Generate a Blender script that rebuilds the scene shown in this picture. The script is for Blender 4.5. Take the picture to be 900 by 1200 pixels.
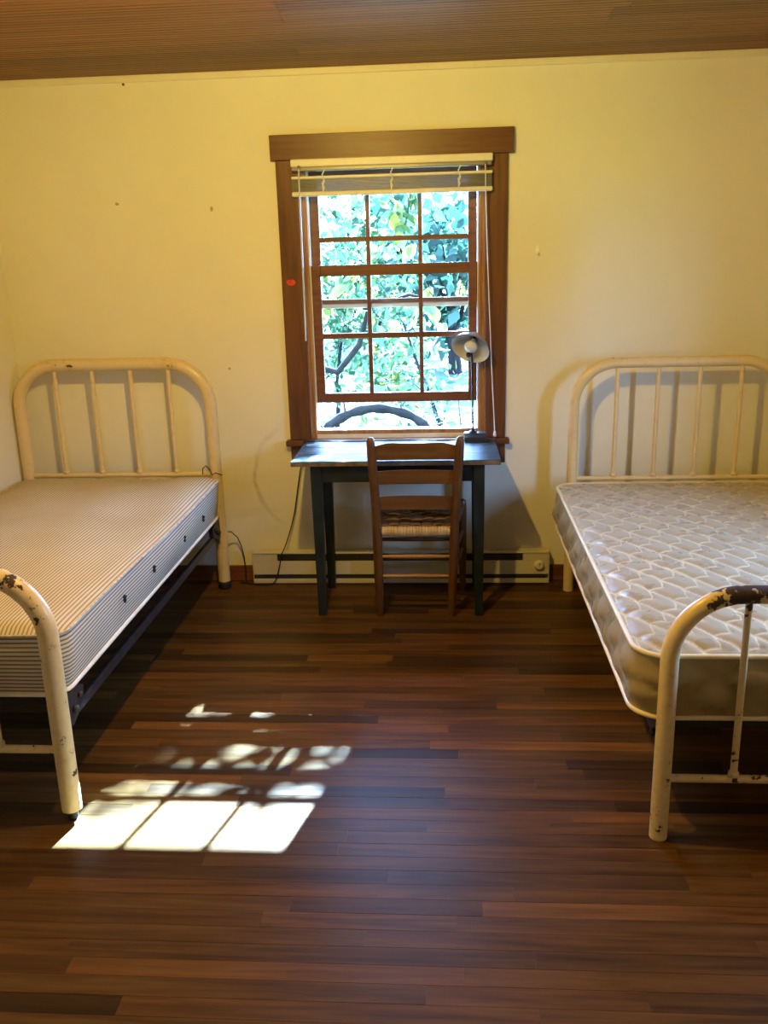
import bpy, math, random
import numpy as np
from mathutils import Vector, Matrix

for o in list(bpy.data.objects):
    bpy.data.objects.remove(o)
SC = bpy.context.scene
COL = SC.collection
rnd = random.Random(7)

# ------------------------------------------------------------------ camera
def set_camera():
    pitch, yaw, roll = math.radians(16.007), math.radians(-4.1934), math.radians(1.5563)
    fwd = Vector((math.sin(yaw) * math.cos(pitch), math.cos(yaw) * math.cos(pitch), -math.sin(pitch)))
    r = Vector((math.cos(yaw), -math.sin(yaw), 0))
    up = r.cross(fwd)
    r2 = r * math.cos(roll) - up * math.sin(roll)
    u2 = up * math.cos(roll) + r * math.sin(roll)
    cd = bpy.data.cameras.new('camera')
    cam = bpy.data.objects.new('camera', cd)
    COL.objects.link(cam)
    m = Matrix((r2, u2, -fwd)).transposed().to_4x4()
    m.translation = Vector((0.25, -4.3718, 1.6249))
    cam.matrix_world = m
    cd.sensor_fit = 'VERTICAL'
    cd.sensor_height = 24.0
    cd.lens = 24.0 * 1048.66 / 1200.0
    cd.clip_start = 0.02
    cd.clip_end = 200
    SC.camera = cam
set_camera()

# ------------------------------------------------------------------ light and exposure
SKY_COLOR = (0.26, 0.47, 1.0)
SKY_STRENGTH = 66.0
SUN_COLOR = (0.36, 0.63, 1.0)
SUN_STRENGTH = 620.0
SUN_DIR = Vector((0.255, 1.0, 0.834))          # from the room towards the sun
BULB_COLOR = (1.0, 0.67, 0.125)
BULB_POWER = 108.0
BULB_AT = (-0.22, -2.00, 2.33)

world = bpy.data.worlds.new('sky')
SC.world = world
world.use_nodes = True
bg = world.node_tree.nodes['Background']
bg.inputs['Color'].default_value = (*SKY_COLOR, 1)
bg.inputs['Strength'].default_value = SKY_STRENGTH

sd = bpy.data.lights.new('sun', 'SUN')
sd.energy = SUN_STRENGTH
sd.color = SUN_COLOR
sd.angle = math.radians(0.53)
so = bpy.data.objects.new('sun', sd)
COL.objects.link(so)
so.location = (3, 9, 8)
so.rotation_euler = SUN_DIR.to_track_quat('Z', 'Y').to_euler()

def portal(name, loc, normal, w, h):
    d = bpy.data.lights.new(name, 'AREA')
    d.shape = 'RECTANGLE'
    d.size, d.size_y = w, h
    d.cycles.is_portal = True
    o = bpy.data.objects.new(name, d)
    COL.objects.link(o)
    o.location = loc
    n = Vector(normal)
    o.rotation_euler = (-n).to_track_quat('Z', 'Y').to_euler()
portal('daylight_portal_front', (0.005, 0.15, 1.40), (0, -1, 0), 0.9, 1.34)
portal('daylight_portal_right', (2.20, -1.74, 1.27), (-1, 0, 0), 0.5, 0.86)

vs = SC.view_settings
vs.view_transform = 'Standard'
vs.look = 'None'
vs.gamma = 1.0
vs.use_curve_mapping = False
vs.exposure = 0.0

# ------------------------------------------------------------------ mesh helpers
ORG = {}

def V(*a):
    return np.array(a, float)

class MB:
    def __init__(s):
        s.v = []; s.f = []; s.sm = []; s.mi = []; s.tone = []
    def add(s, verts, faces, smooth=False, mi=0, tone=0.0):
        b = len(s.v)
        s.v += [tuple(float(c) for c in p) for p in verts]
        s.tone += [tone] * len(verts)
        for f in faces:
            s.f.append([b + i for i in f]); s.sm.append(smooth); s.mi.append(mi)
        return s
    def box(s, x0, x1, y0, y1, z0, z1, c=0.0, mi=0, tone=0.0):
        x0, x1 = min(x0, x1), max(x0, x1); y0, y1 = min(y0, y1), max(y0, y1); z0, z1 = min(z0, z1), max(z0, z1)
        if c <= 0:
            v = [(x0, y0, z0), (x1, y0, z0), (x1, y1, z0), (x0, y1, z0), (x0, y0, z1), (x1, y0, z1), (x1, y1, z1), (x0, y1, z1)]
            f = [(0, 3, 2, 1), (4, 5, 6, 7), (0, 1, 5, 4), (1, 2, 6, 5), (2, 3, 7, 6), (3, 0, 4, 7)]
            return s.add(v, f, False, mi, tone)
        c = min(c, (x1 - x0) * .45, (y1 - y0) * .45, (z1 - z0) * .45)
        X = (x0, x1); Y = (y0, y1); Z = (z0, z1)
        v = []; idx = {}
        for i in (0, 1):
            for j in (0, 1):
                for k in (0, 1):
                    sx, sy, sz = (1 - 2 * i) * c, (1 - 2 * j) * c, (1 - 2 * k) * c
                    for a, p in enumerate(((X[i], Y[j] + sy, Z[k] + sz), (X[i] + sx, Y[j], Z[k] + sz), (X[i] + sx, Y[j] + sy, Z[k]))):
                        idx[i, j, k, a] = len(v); v.append(p)
        f = []
        def q(l, n):
            p = [V(*v[i]) for i in l]
            nn = np.cross(p[1] - p[0], p[2] - p[0])
            f.append(l if nn @ V(*n) > 0 else l[::-1])
        for i in (0, 1):
            q([idx[i, 0, 0, 0], idx[i, 1, 0, 0], idx[i, 1, 1, 0], idx[i, 0, 1, 0]], (2 * i - 1, 0, 0))
            q([idx[0, i, 0, 1], idx[1, i, 0, 1], idx[1, i, 1, 1], idx[0, i, 1, 1]], (0, 2 * i - 1, 0))
            q([idx[0, 0, i, 2], idx[1, 0, i, 2], idx[1, 1, i, 2], idx[0, 1, i, 2]], (0, 0, 2 * i - 1))
        for i in (0, 1):
            for j in (0, 1):
                q([idx[0, i, j, 1], idx[1, i, j, 1], idx[1, i, j, 2], idx[0, i, j, 2]], (0, 2 * i - 1, 2 * j - 1))
                q([idx[i, 0, j, 0], idx[i, 1, j, 0], idx[i, 1, j, 2], idx[i, 0, j, 2]], (2 * i - 1, 0, 2 * j - 1))
                q([idx[i, j, 0, 0], idx[i, j, 1, 0], idx[i, j, 1, 1], idx[i, j, 0, 1]], (2 * i - 1, 2 * j - 1, 0))
                for k in (0, 1):
                    q([idx[i, j, k, 0], idx[i, j, k, 1], idx[i, j, k, 2]], (2 * i - 1, 2 * j - 1, 2 * k - 1))
        return s.add(v, f, False, mi, tone)
    def tube(s, pts, rad, n=12, caps=True, mi=0, closed=False, flat=1.0):
        P = [V(*p) for p in pts]; m = len(P)
        R = [rad] * m if not hasattr(rad, '__len__') else rad
        T = []
        for i in range(m):
            a = P[(i - 1) % m] if (i > 0 or closed) else P[i]
            b = P[(i + 1) % m] if (i < m - 1 or closed) else P[i]
            t = b - a; T.append(t / (np.linalg.norm(t) + 1e-12))
        up = V(0, 0, 1) if abs(T[0][2]) < .9 else V(0, 1, 0)
        u = np.cross(up, T[0]); u /= np.linalg.norm(u)
        vv = []
        for i in range(m):
            u = u - T[i] * (u @ T[i]); u /= np.linalg.norm(u)
            w = np.cross(T[i], u)
            for k in range(n):
                a = 2 * math.pi * k / n
                vv.append(P[i] + R[i] * (math.cos(a) * u + flat * math.sin(a) * w))
        ff = []
        for i in range(m if closed else m - 1):
            for k in range(n):
                a, b = i * n + k, i * n + (k + 1) % n
                c, d = ((i + 1) % m) * n + (k + 1) % n, ((i + 1) % m) * n + k
                ff.append((a, b, c, d))
        s.add(vv, ff, True, mi)
        if caps and not closed:
            s.add(vv[:n], [tuple(range(n))[::-1]], False, mi)
            s.add(vv[-n:], [tuple(range(n))], False, mi)
        return s
    def lathe(s, prof, o, axis=(0, 0, 1), n=24, mi=0):
        """prof: list of (radius, height along axis); o: origin"""
        A = V(*axis); A /= np.linalg.norm(A)
        up = V(0, 0, 1) if abs(A[2]) < .9 else V(1, 0, 0)
        u = np.cross(up, A); u /= np.linalg.norm(u); w = np.cross(A, u)
        O = V(*o); vv = []; ff = []
        for r, h in prof:
            for k in range(n):
                a = 2 * math.pi * k / n
                vv.append(O + A * h + max(r, 1e-5) * (math.cos(a) * u + math.sin(a) * w))
        for i in range(len(prof) - 1):
            for k in range(n):
                ff.append((i * n + k, i * n + (k + 1) % n, (i + 1) * n + (k + 1) % n, (i + 1) * n + k))
        return s.add(vv, ff, True, mi)
    def prism(s, poly, fn, d0, d1, mi=0):
        """poly: 2d outline; fn(a,b,d)->3d"""
        n = len(poly)
        v = [fn(a, b, d0) for a, b in poly] + [fn(a, b, d1) for a, b in poly]
        f = [tuple(range(n))[::-1], tuple(range(n, 2 * n))]
        for i in range(n):
            j = (i + 1) % n
            f.append((i, j, n + j, n + i))
        return s.add(v, f, False, mi)
    def build(s, name, mats, parent=None, base=None, attrs=None):
        if not isinstance(mats, (list, tuple)): mats = [mats]
        org = ORG.get(parent.name, V(0, 0, 0)) if parent else (V(*base) if base is not None else V(0, 0, 0))
        me = bpy.data.meshes.new(name)
        vv = np.array(s.v) - org
        me.from_pydata(vv.tolist(), [], s.f)
        me.polygons.foreach_set('use_smooth', s.sm)
        me.polygons.foreach_set('material_index', s.mi)
        for m in mats: me.materials.append(m)
        if any(s.tone):
            a = me.attributes.new('tone', 'FLOAT', 'POINT'); a.data.foreach_set('value', s.tone)
        for k, fn in (attrs or {}).items():
            a = me.attributes.new(k, 'FLOAT', 'POINT'); a.data.foreach_set('value', [float(fn(p)) for p in s.v])
        me.update()
        o = bpy.data.objects.new(name, me)
        COL.objects.link(o)
        if parent:
            o.parent = parent
        else:
            o.location = org
        ORG[o.name] = org
        return o

def empty(name, loc):
    o = bpy.data.objects.new(name, None)
    o.empty_display_size = 0.1
    COL.objects.link(o); o.location = loc
    ORG[o.name] = V(*loc)
    return o

def tag(o, label, cat, group=None, kind=None):
    if label: o['label'] = label
    if cat: o['category'] = cat
    if group: o['group'] = group
    if kind: o['kind'] = kind
    return o

def struct(o, label=None):
    o['kind'] = 'structure'
    if label: o['label'] = label
    return o

def arc(cx, cz, r, a0, a1, n, y):
    return [(cx + r * math.cos(math.radians(a0 + (a1 - a0) * i / n)), y, cz + r * math.sin(math.radians(a0 + (a1 - a0) * i / n))) for i in range(n + 1)]

# ------------------------------------------------------------------ materials
def newmat(name, rough=.5, color=(.5, .5, .5), metallic=0.0, spec=.5):
    m = bpy.data.materials.new(name); m.use_nodes = True
    nt = m.node_tree; b = nt.nodes['Principled BSDF']
    b.inputs['Base Color'].default_value = (*color, 1)
    b.inputs['Roughness'].default_value = rough
    b.inputs['Metallic'].default_value = metallic
    b.inputs['Specular IOR Level'].default_value = spec
    return m, nt, b

def nd(nt, typ, props=None, **ins):
    n = nt.nodes.new(typ)
    for k, v in (props or {}).items(): setattr(n, k, v)
    for k, v in ins.items():
        key = int(k[1:]) if k[0] == 'i' and k[1:].isdigit() else k.replace('_', ' ')
        if isinstance(v, bpy.types.NodeSocket): nt.links.new(v, n.inputs[key])
        else: n.inputs[key].default_value = v
    return n

def math_(nt, op, a, b=0.0, c=None):
    n = nd(nt, 'ShaderNodeMath', {'operation': op}, i0=a, i1=b)
    if c is not None: n.inputs[2].default_value = c
    return n.outputs[0]

def coord(nt, scale=(1, 1, 1), offset=None):
    tc = nd(nt, 'ShaderNodeTexCoord')
    mp = nd(nt, 'ShaderNodeMapping', Vector=tc.outputs['Object'], Scale=scale)
    if offset is not None: nt.links.new(offset, mp.inputs['Location'])
    return mp.outputs[0]

def ramp(nt, fac, stops, interp='LINEAR'):
    n = nd(nt, 'ShaderNodeValToRGB', Fac=fac)
    cr = n.color_ramp; cr.interpolation = interp
    while len(cr.elements) < len(stops): cr.elements.new(.5)
    for e, (p, c) in zip(cr.elements, stops):
        e.position = p; e.color = (*c, 1) if len(c) == 3 else c
    return n.outputs[0]

def noise(nt, vec, scale, detail=4, rough=.55, dist=0.0):
    return nd(nt, 'ShaderNodeTexNoise', Vector=vec, Scale=scale, Detail=detail, Roughness=rough, Distortion=dist).outputs['Fac']

def mix(nt, fac, a, b, blend='MIX'):
    n = nd(nt, 'ShaderNodeMix', {'data_type': 'RGBA', 'blend_type': blend})
    for i, v in ((0, fac), (6, a), (7, b)):
        if isinstance(v, bpy.types.NodeSocket): nt.links.new(v, n.inputs[i])
        else: n.inputs[i].default_value = v if i == 0 else (*v, 1)
    return n.outputs[2]

def bump(nt, b, h, strength=.2, dist=.005):
    n = nd(nt, 'ShaderNodeBump', Height=h, Strength=strength, Distance=dist)
    nt.links.new(n.outputs[0], b.inputs['Normal'])

def simple(name, color, rough=.5, var=.25, scale=8, metallic=0.0, spec=.5, bmp=0.0):
    m, nt, b = newmat(name, rough, color, metallic, spec)
    f = noise(nt, coord(nt), scale, 5)
    lo = tuple(c * (1 - var) for c in color); hi = tuple(min(1, c * (1 + var)) for c in color)
    nt.links.new(ramp(nt, f, [(.3, lo), (.7, hi)]), b.inputs['Base Color'])
    if bmp: bump(nt, b, f, bmp, .004)
    return m

def wood(name, dark, mid, light, axis='x', rough=.4, grain=1.0, tone=False, spec=.5, rings=.5, ring_scale=6.0):
    m, nt, b = newmat(name, rough, mid, 0, spec)
    sc = {'x': (1, 14, 14), 'y': (14, 1, 14), 'z': (14, 14, 1)}[axis]
    off = None; tn = None
    if tone:
        tn = nd(nt, 'ShaderNodeAttribute', {'attribute_name': 'tone'}).outputs['Fac']
        cmb = nd(nt, 'ShaderNodeCombineXYZ', X=math_(nt, 'MULTIPLY', tn, 37.0), Y=math_(nt, 'MULTIPLY', tn, 91.0), Z=math_(nt, 'MULTIPLY', tn, 53.0))
        off = cmb.outputs[0]
    v = coord(nt, sc, off)
    n1 = noise(nt, v, 3.0 * grain, 6, .6, .4)
    v2 = coord(nt, tuple(c * .45 if c > 1 else .35 for c in sc), off)
    w = noise(nt, v2, 1.6, 2, .4, .8)
    w = math_(nt, 'FRACT', math_(nt, 'MULTIPLY', w, ring_scale))
    w = math_(nt, 'ABSOLUTE', math_(nt, 'SUBTRACT', w, .5))
    f = math_(nt, 'ADD', math_(nt, 'MULTIPLY', n1, 1 - rings * .6), math_(nt, 'MULTIPLY', w, rings))
    c = ramp(nt, f, [(.25, dark), (.5, mid), (.78, light)])
    if tone:
        t = ramp(nt, tn, [(0, (.42, .40, .42)), (.25, (.74, .70, .70)), (.5, (1, .97, .95)), (.75, (1.25, 1.1, 1.0)), (1, (1.9, 1.65, 1.4))])
        c = mix(nt, 1.0, c, t, 'MULTIPLY')
    nt.links.new(c, b.inputs['Base Color'])
    nt.links.new(math_(nt, 'ADD', rough - .08, math_(nt, 'MULTIPLY', n1, .16)), b.inputs['Roughness'])
    bump(nt, b, n1, .12, .002)
    return m

M = {}
QP, QK, QZ = .108, .62, .80                  # quilting: pitch, slant and zigzag of the stitch lines
QX, QY = 1.281, -1.129                      # middle of the quilted mattress
def make_materials():
    # plaster wall
    def plaster(name, marks=False):
        m, nt, b = newmat(name, .62, (.8, .74, .58), 0, .35)
        v = coord(nt)
        f = noise(nt, v, 1.3, 4)
        c = ramp(nt, f, [(.3, (.74, .71, .54)), (.7, (.79, .76, .60))])
        if marks:
            xyz = nd(nt, 'ShaderNodeSeparateXYZ', Vector=v)
            X, Z = xyz.outputs[0], xyz.outputs[2]
            dx = math_(nt, 'ADD', X, .455); dz = math_(nt, 'SUBTRACT', Z, .56)
            r = math_(nt, 'SQRT', math_(nt, 'ADD', math_(nt, 'MULTIPLY', dx, dx), math_(nt, 'MULTIPLY', dz, dz)))
            wob = math_(nt, 'MULTIPLY', math_(nt, 'SUBTRACT', noise(nt, v, 5, 2), .5), .05)
            d = math_(nt, 'ABSOLUTE', math_(nt, 'ADD', math_(nt, 'SUBTRACT', r, .275), wob))
            band = nd(nt, 'ShaderNodeMapRange', {'clamp': True}, i0=d, i1=.016, i2=.004, i3=0.0, i4=1.0).outputs[0]
            left = nd(nt, 'ShaderNodeMapRange', {'clamp': True}, i0=dx, i1=-.12, i2=-.2, i3=0.0, i4=1.0).outputs[0]
            patch = nd(nt, 'ShaderNodeMapRange', {'clamp': True}, i0=noise(nt, v, 9, 3), i1=.4, i2=.6, i3=.15, i4=.5).outputs[0]
            k = math_(nt, 'MULTIPLY', math_(nt, 'MULTIPLY', band, left), patch)
            c = mix(nt, k, c, (.38, .33, .26))
        nt.links.new(c, b.inputs['Base Color'])
        bump(nt, b, noise(nt, v, 60, 3), .06, .003)
        return m
    M['wall'] = plaster('cream_plaster')
    M['wall_front'] = plaster('cream_plaster_scuffed', True)
    M['crown'] = simple('cream_trim_paint', (.72, .68, .50), .5, .05, 3)
    # floor and ceiling boards
    M['floor'] = wood('oak_strip_floor', (.042, .0195, .0047), (.088, .042, .0098), (.140, .072, .018), 'x', .36, 1.0, True, .16, .35, 5.0)
    M['subfloor'] = simple('subfloor_dark', (.012, .008, .006), .8, .3, 6)
    m, nt, b = newmat('beadboard_ceiling', .48, (.3, .14, .06))
    tn = nd(nt, 'ShaderNodeAttribute', {'attribute_name': 'tone'}).outputs['Fac']
    off = nd(nt, 'ShaderNodeCombineXYZ', X=math_(nt, 'MULTIPLY', tn, 37.0), Y=math_(nt, 'MULTIPLY', tn, 11.0), Z=0.0).outputs[0]
    v = coord(nt, (.5, 22, 1), off)
    n1 = noise(nt, v, 2.4, 6, .6, .2)
    c = ramp(nt, n1, [(.28, (.14, .045, .011)), (.5, (.235, .083, .021)), (.75, (.33, .130, .035))])
    t = ramp(nt, tn, [(0, (.62, .58, .56)), (.5, (.92, .9, .9)), (1, (1.15, 1.12, 1.08))])
    c = mix(nt, 1.0, c, t, 'MULTIPLY')
    nt.links.new(c, b.inputs['Base Color'])
    bump(nt, b, n1, .25, .003)
    M['ceiling'] = m
    # window woods
    M['casing_x'] = wood('stained_casing_across', (.070, .024, .007), (.118, .043, .013), (.165, .064, .020), 'x', .40, 1.0, False, .4, .15, 4)
    M['casing_z'] = wood('stained_casing_upright', (.066, .024, .007), (.125, .048, .014), (.180, .074, .023), 'z', .38, .8, False, .4, .35, 6)
    M['jamb'] = wood('jamb_pine', (.20, .090, .030), (.36, .18, .065), (.48, .26, .10), 'z', .42, 1.0, False, .5, .3)
    M['sash'] = wood('sash_wood', (.085, .028, .010), (.150, .053, .019), (.21, .080, .030), 'x', .42, 1.0, False, .5, .3)
    M['sill_paint'] = simple('white_sill_paint', (.74, .73, .68), .5, .1, 9)
    M['vinyl'] = simple('white_vinyl', (.78, .76, .68), .4, .05, 9)
    M['baseboard'] = wood('baseboard_stain', (.09, .030, .013), (.16, .055, .024), (.22, .08, .035), 'x', .35, 1.0)
    # glass
    m = bpy.data.materials.new('window_glass'); m.use_nodes = True
    nt = m.node_tree; nt.nodes.clear()
    out = nd(nt, 'ShaderNodeOutputMaterial')
    fr = nd(nt, 'ShaderNodeLayerWeight', Blend=.5)
    tr = nd(nt, 'ShaderNodeBsdfTransparent', Color=(.96, .98, .97, 1))
    gl = nd(nt, 'ShaderNodeBsdfGlossy', Roughness=.02)
    k = math_(nt, 'ADD', math_(nt, 'MULTIPLY', math_(nt, 'POWER', fr.outputs['Facing'], 4.0), .4), .025)
    mx = nd(nt, 'ShaderNodeMixShader', i0=k, i1=tr.outputs[0], i2=gl.outputs[0])
    nt.links.new(mx.outputs[0], out.inputs[0])
    M['glass'] = m
    # enamel on the iron beds, chipped to rust where the mesh says it is worn
    def enamel(name, col, chip=.645):
        m, nt, b = newmat(name, .34, col, 0, .5)
        v = coord(nt)
        wear = nd(nt, 'ShaderNodeAttribute', {'attribute_name': 'wear'}).outputs['Fac']
        n1 = noise(nt, v, 34, 6, .62)
        n2 = noise(nt, v, 7, 3)
        th = math_(nt, 'ADD', n1, math_(nt, 'MULTIPLY', wear, .19))
        th = math_(nt, 'ADD', th, math_(nt, 'MULTIPLY', math_(nt, 'SUBTRACT', n2, .5), .16))
        k = nd(nt, 'ShaderNodeMapRange', {'clamp': True}, i0=th, i1=chip + .075, i2=chip + .10, i3=0.0, i4=1.0).outputs[0]
        dirt = nd(nt, 'ShaderNodeMapRange', {'clamp': True}, i0=th, i1=chip - .13, i2=chip + .08, i3=0.0, i4=.25).outputs[0]
        base = mix(nt, dirt, col, tuple(c * f for c, f in zip(col, (.62, .48, .36))))
        rust = ramp(nt, noise(nt, v, 60, 3), [(.3, (.020, .011, .008)), (.7, (.055, .027, .014))])
        nt.links.new(mix(nt, k, base, rust), b.inputs['Base Color'])
        nt.links.new(math_(nt, 'ADD', .30, math_(nt, 'MULTIPLY', k, .45)), b.inputs['Roughness'])
        bump(nt, b, math_(nt, 'MULTIPLY', k, -1.0), .5, .0015)
        return m
    M['enamel'] = enamel('chipped_cream_enamel', (.68, .54, .28))
    M['iron'] = simple('dark_bed_iron', (.030, .020, .016), .45, .5, 30, .3)
    M['iron_bare'] = simple('worn_rail_iron', (.060, .058, .064), .38, .4, 20, .7)
    M['rubber'] = simple('black_foot_cup', (.012, .011, .011), .6, .3, 30)
    M['mesh_dark'] = simple('dark_spring_steel', (.016, .013, .012), .6, .4, 30, .2)
    # ticking mattress
    def ticking(name, axis):
        m, nt, b = newmat(name, .85, (.8, .76, .66), 0, .2)
        v = coord(nt)
        xyz = nd(nt, 'ShaderNodeSeparateXYZ', Vector=v)
        a = xyz.outputs[axis]
        wob = math_(nt, 'MULTIPLY', math_(nt, 'SUBTRACT', noise(nt, v, 3, 2), .5), .006)
        s = math_(nt, 'ABSOLUTE', math_(nt, 'SUBTRACT', math_(nt, 'FRACT', math_(nt, 'DIVIDE', math_(nt, 'ADD', a, wob), .0128)), .5))
        k = nd(nt, 'ShaderNodeMapRange', {'clamp': True}, i0=s, i1=.17, i2=.23, i3=1.0, i4=0.0).outputs[0]
        stain = ramp(nt, noise(nt, v, 2.2, 5), [(.35, (.56, .47, .30)), (.65, (.66, .575, .41))])
        nt.links.new(mix(nt, k, stain, (.30, .235, .16) if axis == 0 else (.17, .15, .15)), b.inputs['Base Color'])
        bump(nt, b, noise(nt, v, 25, 3), .12, .004)
        return m
    M['tick_top'] = ticking('ticking_stripes_top', 0)
    M['tick_side'] = ticking('ticking_stripes_side', 2)
    M['tick_pipe'] = simple('ticking_piping', (.74, .69, .58), .8, .1, 20)
    M['tick_roll'] = simple('ticking_rolled_edge', (.52, .46, .36), .85, .35, 60)
    M['black_thread'] = simple('black_thread', (.014, .014, .018), .8, .2, 30)
    # satin mattress
    def satin(name, base, hi, line, scale, lattice):
        m, nt, b = newmat(name, .34, base, 0, .5)
        v = coord(nt)
        vo = nd(nt, 'ShaderNodeTexVoronoi', {'feature': 'F1'}, Vector=v, Scale=scale)
        n1 = noise(nt, v, scale * 1.3, 4, .6, 1.2)
        f = math_(nt, 'ADD', math_(nt, 'MULTIPLY', vo.outputs['Distance'], .5), math_(nt, 'MULTIPLY', n1, .6))
        k = nd(nt, 'ShaderNodeMapRange', {'clamp': True}, i0=f, i1=.45, i2=.55, i3=0.0, i4=1.0).outputs[0]
        c = mix(nt, k, base, hi)
        if lattice:
            xyz = nd(nt, 'ShaderNodeSeparateXYZ', Vector=v)
            X, Y = math_(nt, 'ADD', xyz.outputs[0], QX), math_(nt, 'ADD', xyz.outputs[1], QY)
            yy = math_(nt, 'MULTIPLY', Y, QK)
            u = math_(nt, 'DIVIDE', math_(nt, 'ADD', X, yy), QP)
            w = math_(nt, 'DIVIDE', math_(nt, 'SUBTRACT', X, yy), QP)
            wob = math_(nt, 'MULTIPLY', math_(nt, 'SUBTRACT', noise(nt, v, 16, 2), .5), .22)
            u = math_(nt, 'ADD', u, wob)
            w = math_(nt, 'ADD', math_(nt, 'ADD', w, wob), math_(nt, 'MULTIPLY', math_(nt, 'ABSOLUTE', math_(nt, 'SUBTRACT', math_(nt, 'FRACT', math_(nt, 'MULTIPLY', u, 1.0)), .5)), QZ))
            ln = None
            for q, wd in ((u, .055), (w, .045)):
                fr = math_(nt, 'FRACT', q)
                d = math_(nt, 'MINIMUM', fr, math_(nt, 'SUBTRACT', 1.0, fr))
                r = nd(nt, 'ShaderNodeMapRange', {'clamp': True}, i0=d, i1=wd * .6, i2=wd * 1.3, i3=1.0, i4=0.0).outputs[0]
                ln = r if ln is None else math_(nt, 'MAXIMUM', ln, r)
            c = mix(nt, math_(nt, 'MULTIPLY', ln, math_(nt, 'MULTIPLY', noise(nt, v, 7, 3), 1.35)), c, line)
        nt.links.new(c, b.inputs['Base Color'])
        nt.links.new(math_(nt, 'ADD', .27, math_(nt, 'MULTIPLY', k, .16)), b.inputs['Roughness'])
        b.inputs['Sheen Weight'].default_value = .15
        bump(nt, b, noise(nt, v, 40, 2), .10, .003)
        return m
    M['satin_top'] = satin('ivory_satin_brocade', (.310, .252, .150), (.340, .280, .170), (.68, .58, .35), 13, True)
    M['satin_side'] = satin('ivory_satin_border', (.26, .195, .078), (.295, .225, .095), (.5, .5, .4), 10, False)
    M['satin_pipe'] = simple('ivory_piping', (.74, .62, .38), .45, .06, 20)
    # desk, chair
    m, nt, b = newmat('worn_green_black_paint', .32, (.03, .045, .04))
    v = coord(nt, (1, 4, 4))
    n1 = noise(nt, v, 5, 6, .65)
    nt.links.new(ramp(nt, n1, [(.3, (.010, .014, .013)), (.55, (.022, .031, .028)), (.74, (.055, .050, .034))]), b.inputs['Base Color'])
    nt.links.new(math_(nt, 'ADD', .26, math_(nt, 'MULTIPLY', n1, .3)), b.inputs['Roughness'])
    b.inputs['Specular IOR Level'].default_value = .16
    bump(nt, b, n1, .1, .002)
    M['desk'] = m
    M['desk_leg'] = simple('dark_green_leg_paint', (.010, .015, .0135), .45, .45, 12, 0, .3)
    M['desk_edge'] = simple('bare_desk_edge', (.12, .085, .050), .5, .6, 22)
    M['chair'] = wood('chair_maple', (.058, .022, .006), (.100, .042, .011), (.145, .066, .018), 'z', .36, .8, False, .5, .25)
    M['chair_x'] = wood('chair_maple_slat', (.068, .028, .007), (.120, .053, .014), (.17, .080, .023), 'x', .36, .7, False, .5, .25)
    M['rung'] = wood('chair_rung', (.17, .075, .024), (.29, .14, .045), (.38, .20, .07), 'x', .4, .8)
    M['splint'] = wood('woven_splint', (.060, .026, .009), (.130, .062, .021), (.21, .112, .042), 'x', .5, 1.2)
    M['splint_edge'] = wood('woven_splint_edge', (.30, .17, .06), (.46, .29, .11), (.56, .38, .17), 'z', .5, 1.2)
    # heater
    M['heater'] = simple('heater_enamel', (.58, .54, .39), .4, .06, 5)
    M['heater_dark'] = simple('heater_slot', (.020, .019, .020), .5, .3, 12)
    M['dial'] = simple('heater_dial', (.62, .60, .50), .4, .06, 9)
    # lamp, blind, cords
    M['lamp_black'] = simple('lamp_black_metal', (.012, .012, .013), .35, .3, 20, .2)
    M['lamp_base'] = simple('lamp_base_metal', (.030, .035, .036), .38, .3, 20, .3)
    M['lamp_shade'] = simple('lamp_shade_grey', (.34, .33, .29), .28, .12, 9, .35)
    M['lamp_inner'] = simple('lamp_shade_inside', (.50, .49, .44), .4, .06, 9)
    M['bulb_off'] = simple('unlit_bulb', (.62, .61, .57), .15, .03, 5)
    M['blind'] = simple('blind_cream', (.70, .68, .58), .42, .04, 9)
    M['blind_grey'] = simple('blind_slat_aluminium', (.19, .19, .18), .38, .08, 9, .25)
    M['cord_white'] = simple('white_cord', (.72, .70, .64), .6, .05, 20)
    M['cord_black'] = simple('black_cord', (.010, .010, .010), .45, .2, 20)
    m, nt, b = newmat('clear_wand', .15, (.75, .75, .70)); b.inputs['Transmission Weight'].default_value = .35
    nt.links.new(ramp(nt, noise(nt, coord(nt), 6), [(0, (.7, .7, .66)), (1, (.8, .8, .75))]), b.inputs['Base Color'])
    M['wand'] = m
    M['red'] = simple('red_smear', (.62, .035, .012), .5, .2, 80)
    M['hook'] = simple('hook_white', (.90, .87, .76), .35, .04, 9)
    M['nail'] = simple('rusty_nail', (.10, .065, .035), .5, .4, 40, .3)
    M['hole'] = simple('spackle_spot', (.42, .32, .17), .7, .3, 60)
    M['porcelain'] = simple('porcelain', (.8, .78, .72), .25, .03, 5)
    # outside
    def leaf(name, c1, c2, c3):
        m = bpy.data.materials.new(name); m.use_nodes = True
        nt = m.node_tree; b = nt.nodes['Principled BSDF']; out = nt.nodes['Material Output']
        tn = nd(nt, 'ShaderNodeAttribute', {'attribute_name': 'tone'}).outputs['Fac']
        c = ramp(nt, tn, [(0, c1), (.55, c2), (1, c3)])
        nt.links.new(c, b.inputs['Base Color'])
        b.inputs['Roughness'].default_value = .5
        b.inputs['Specular IOR Level'].default_value = .15
        t = nd(nt, 'ShaderNodeBsdfTranslucent', Color=c)
        mx = nd(nt, 'ShaderNodeMixShader', i0=.45, i1=b.outputs[0], i2=t.outputs[0])
        nt.links.new(mx.outputs[0], out.inputs[0])
        return m
    M['leaf'] = leaf('leaf_green', (.006, .018, .007), (.014, .042, .015), (.036, .070, .020))
    M['leaf_pale'] = leaf('leaf_yellow_green', (.014, .034, .010), (.036, .066, .014), (.105, .100, .014))
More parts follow.
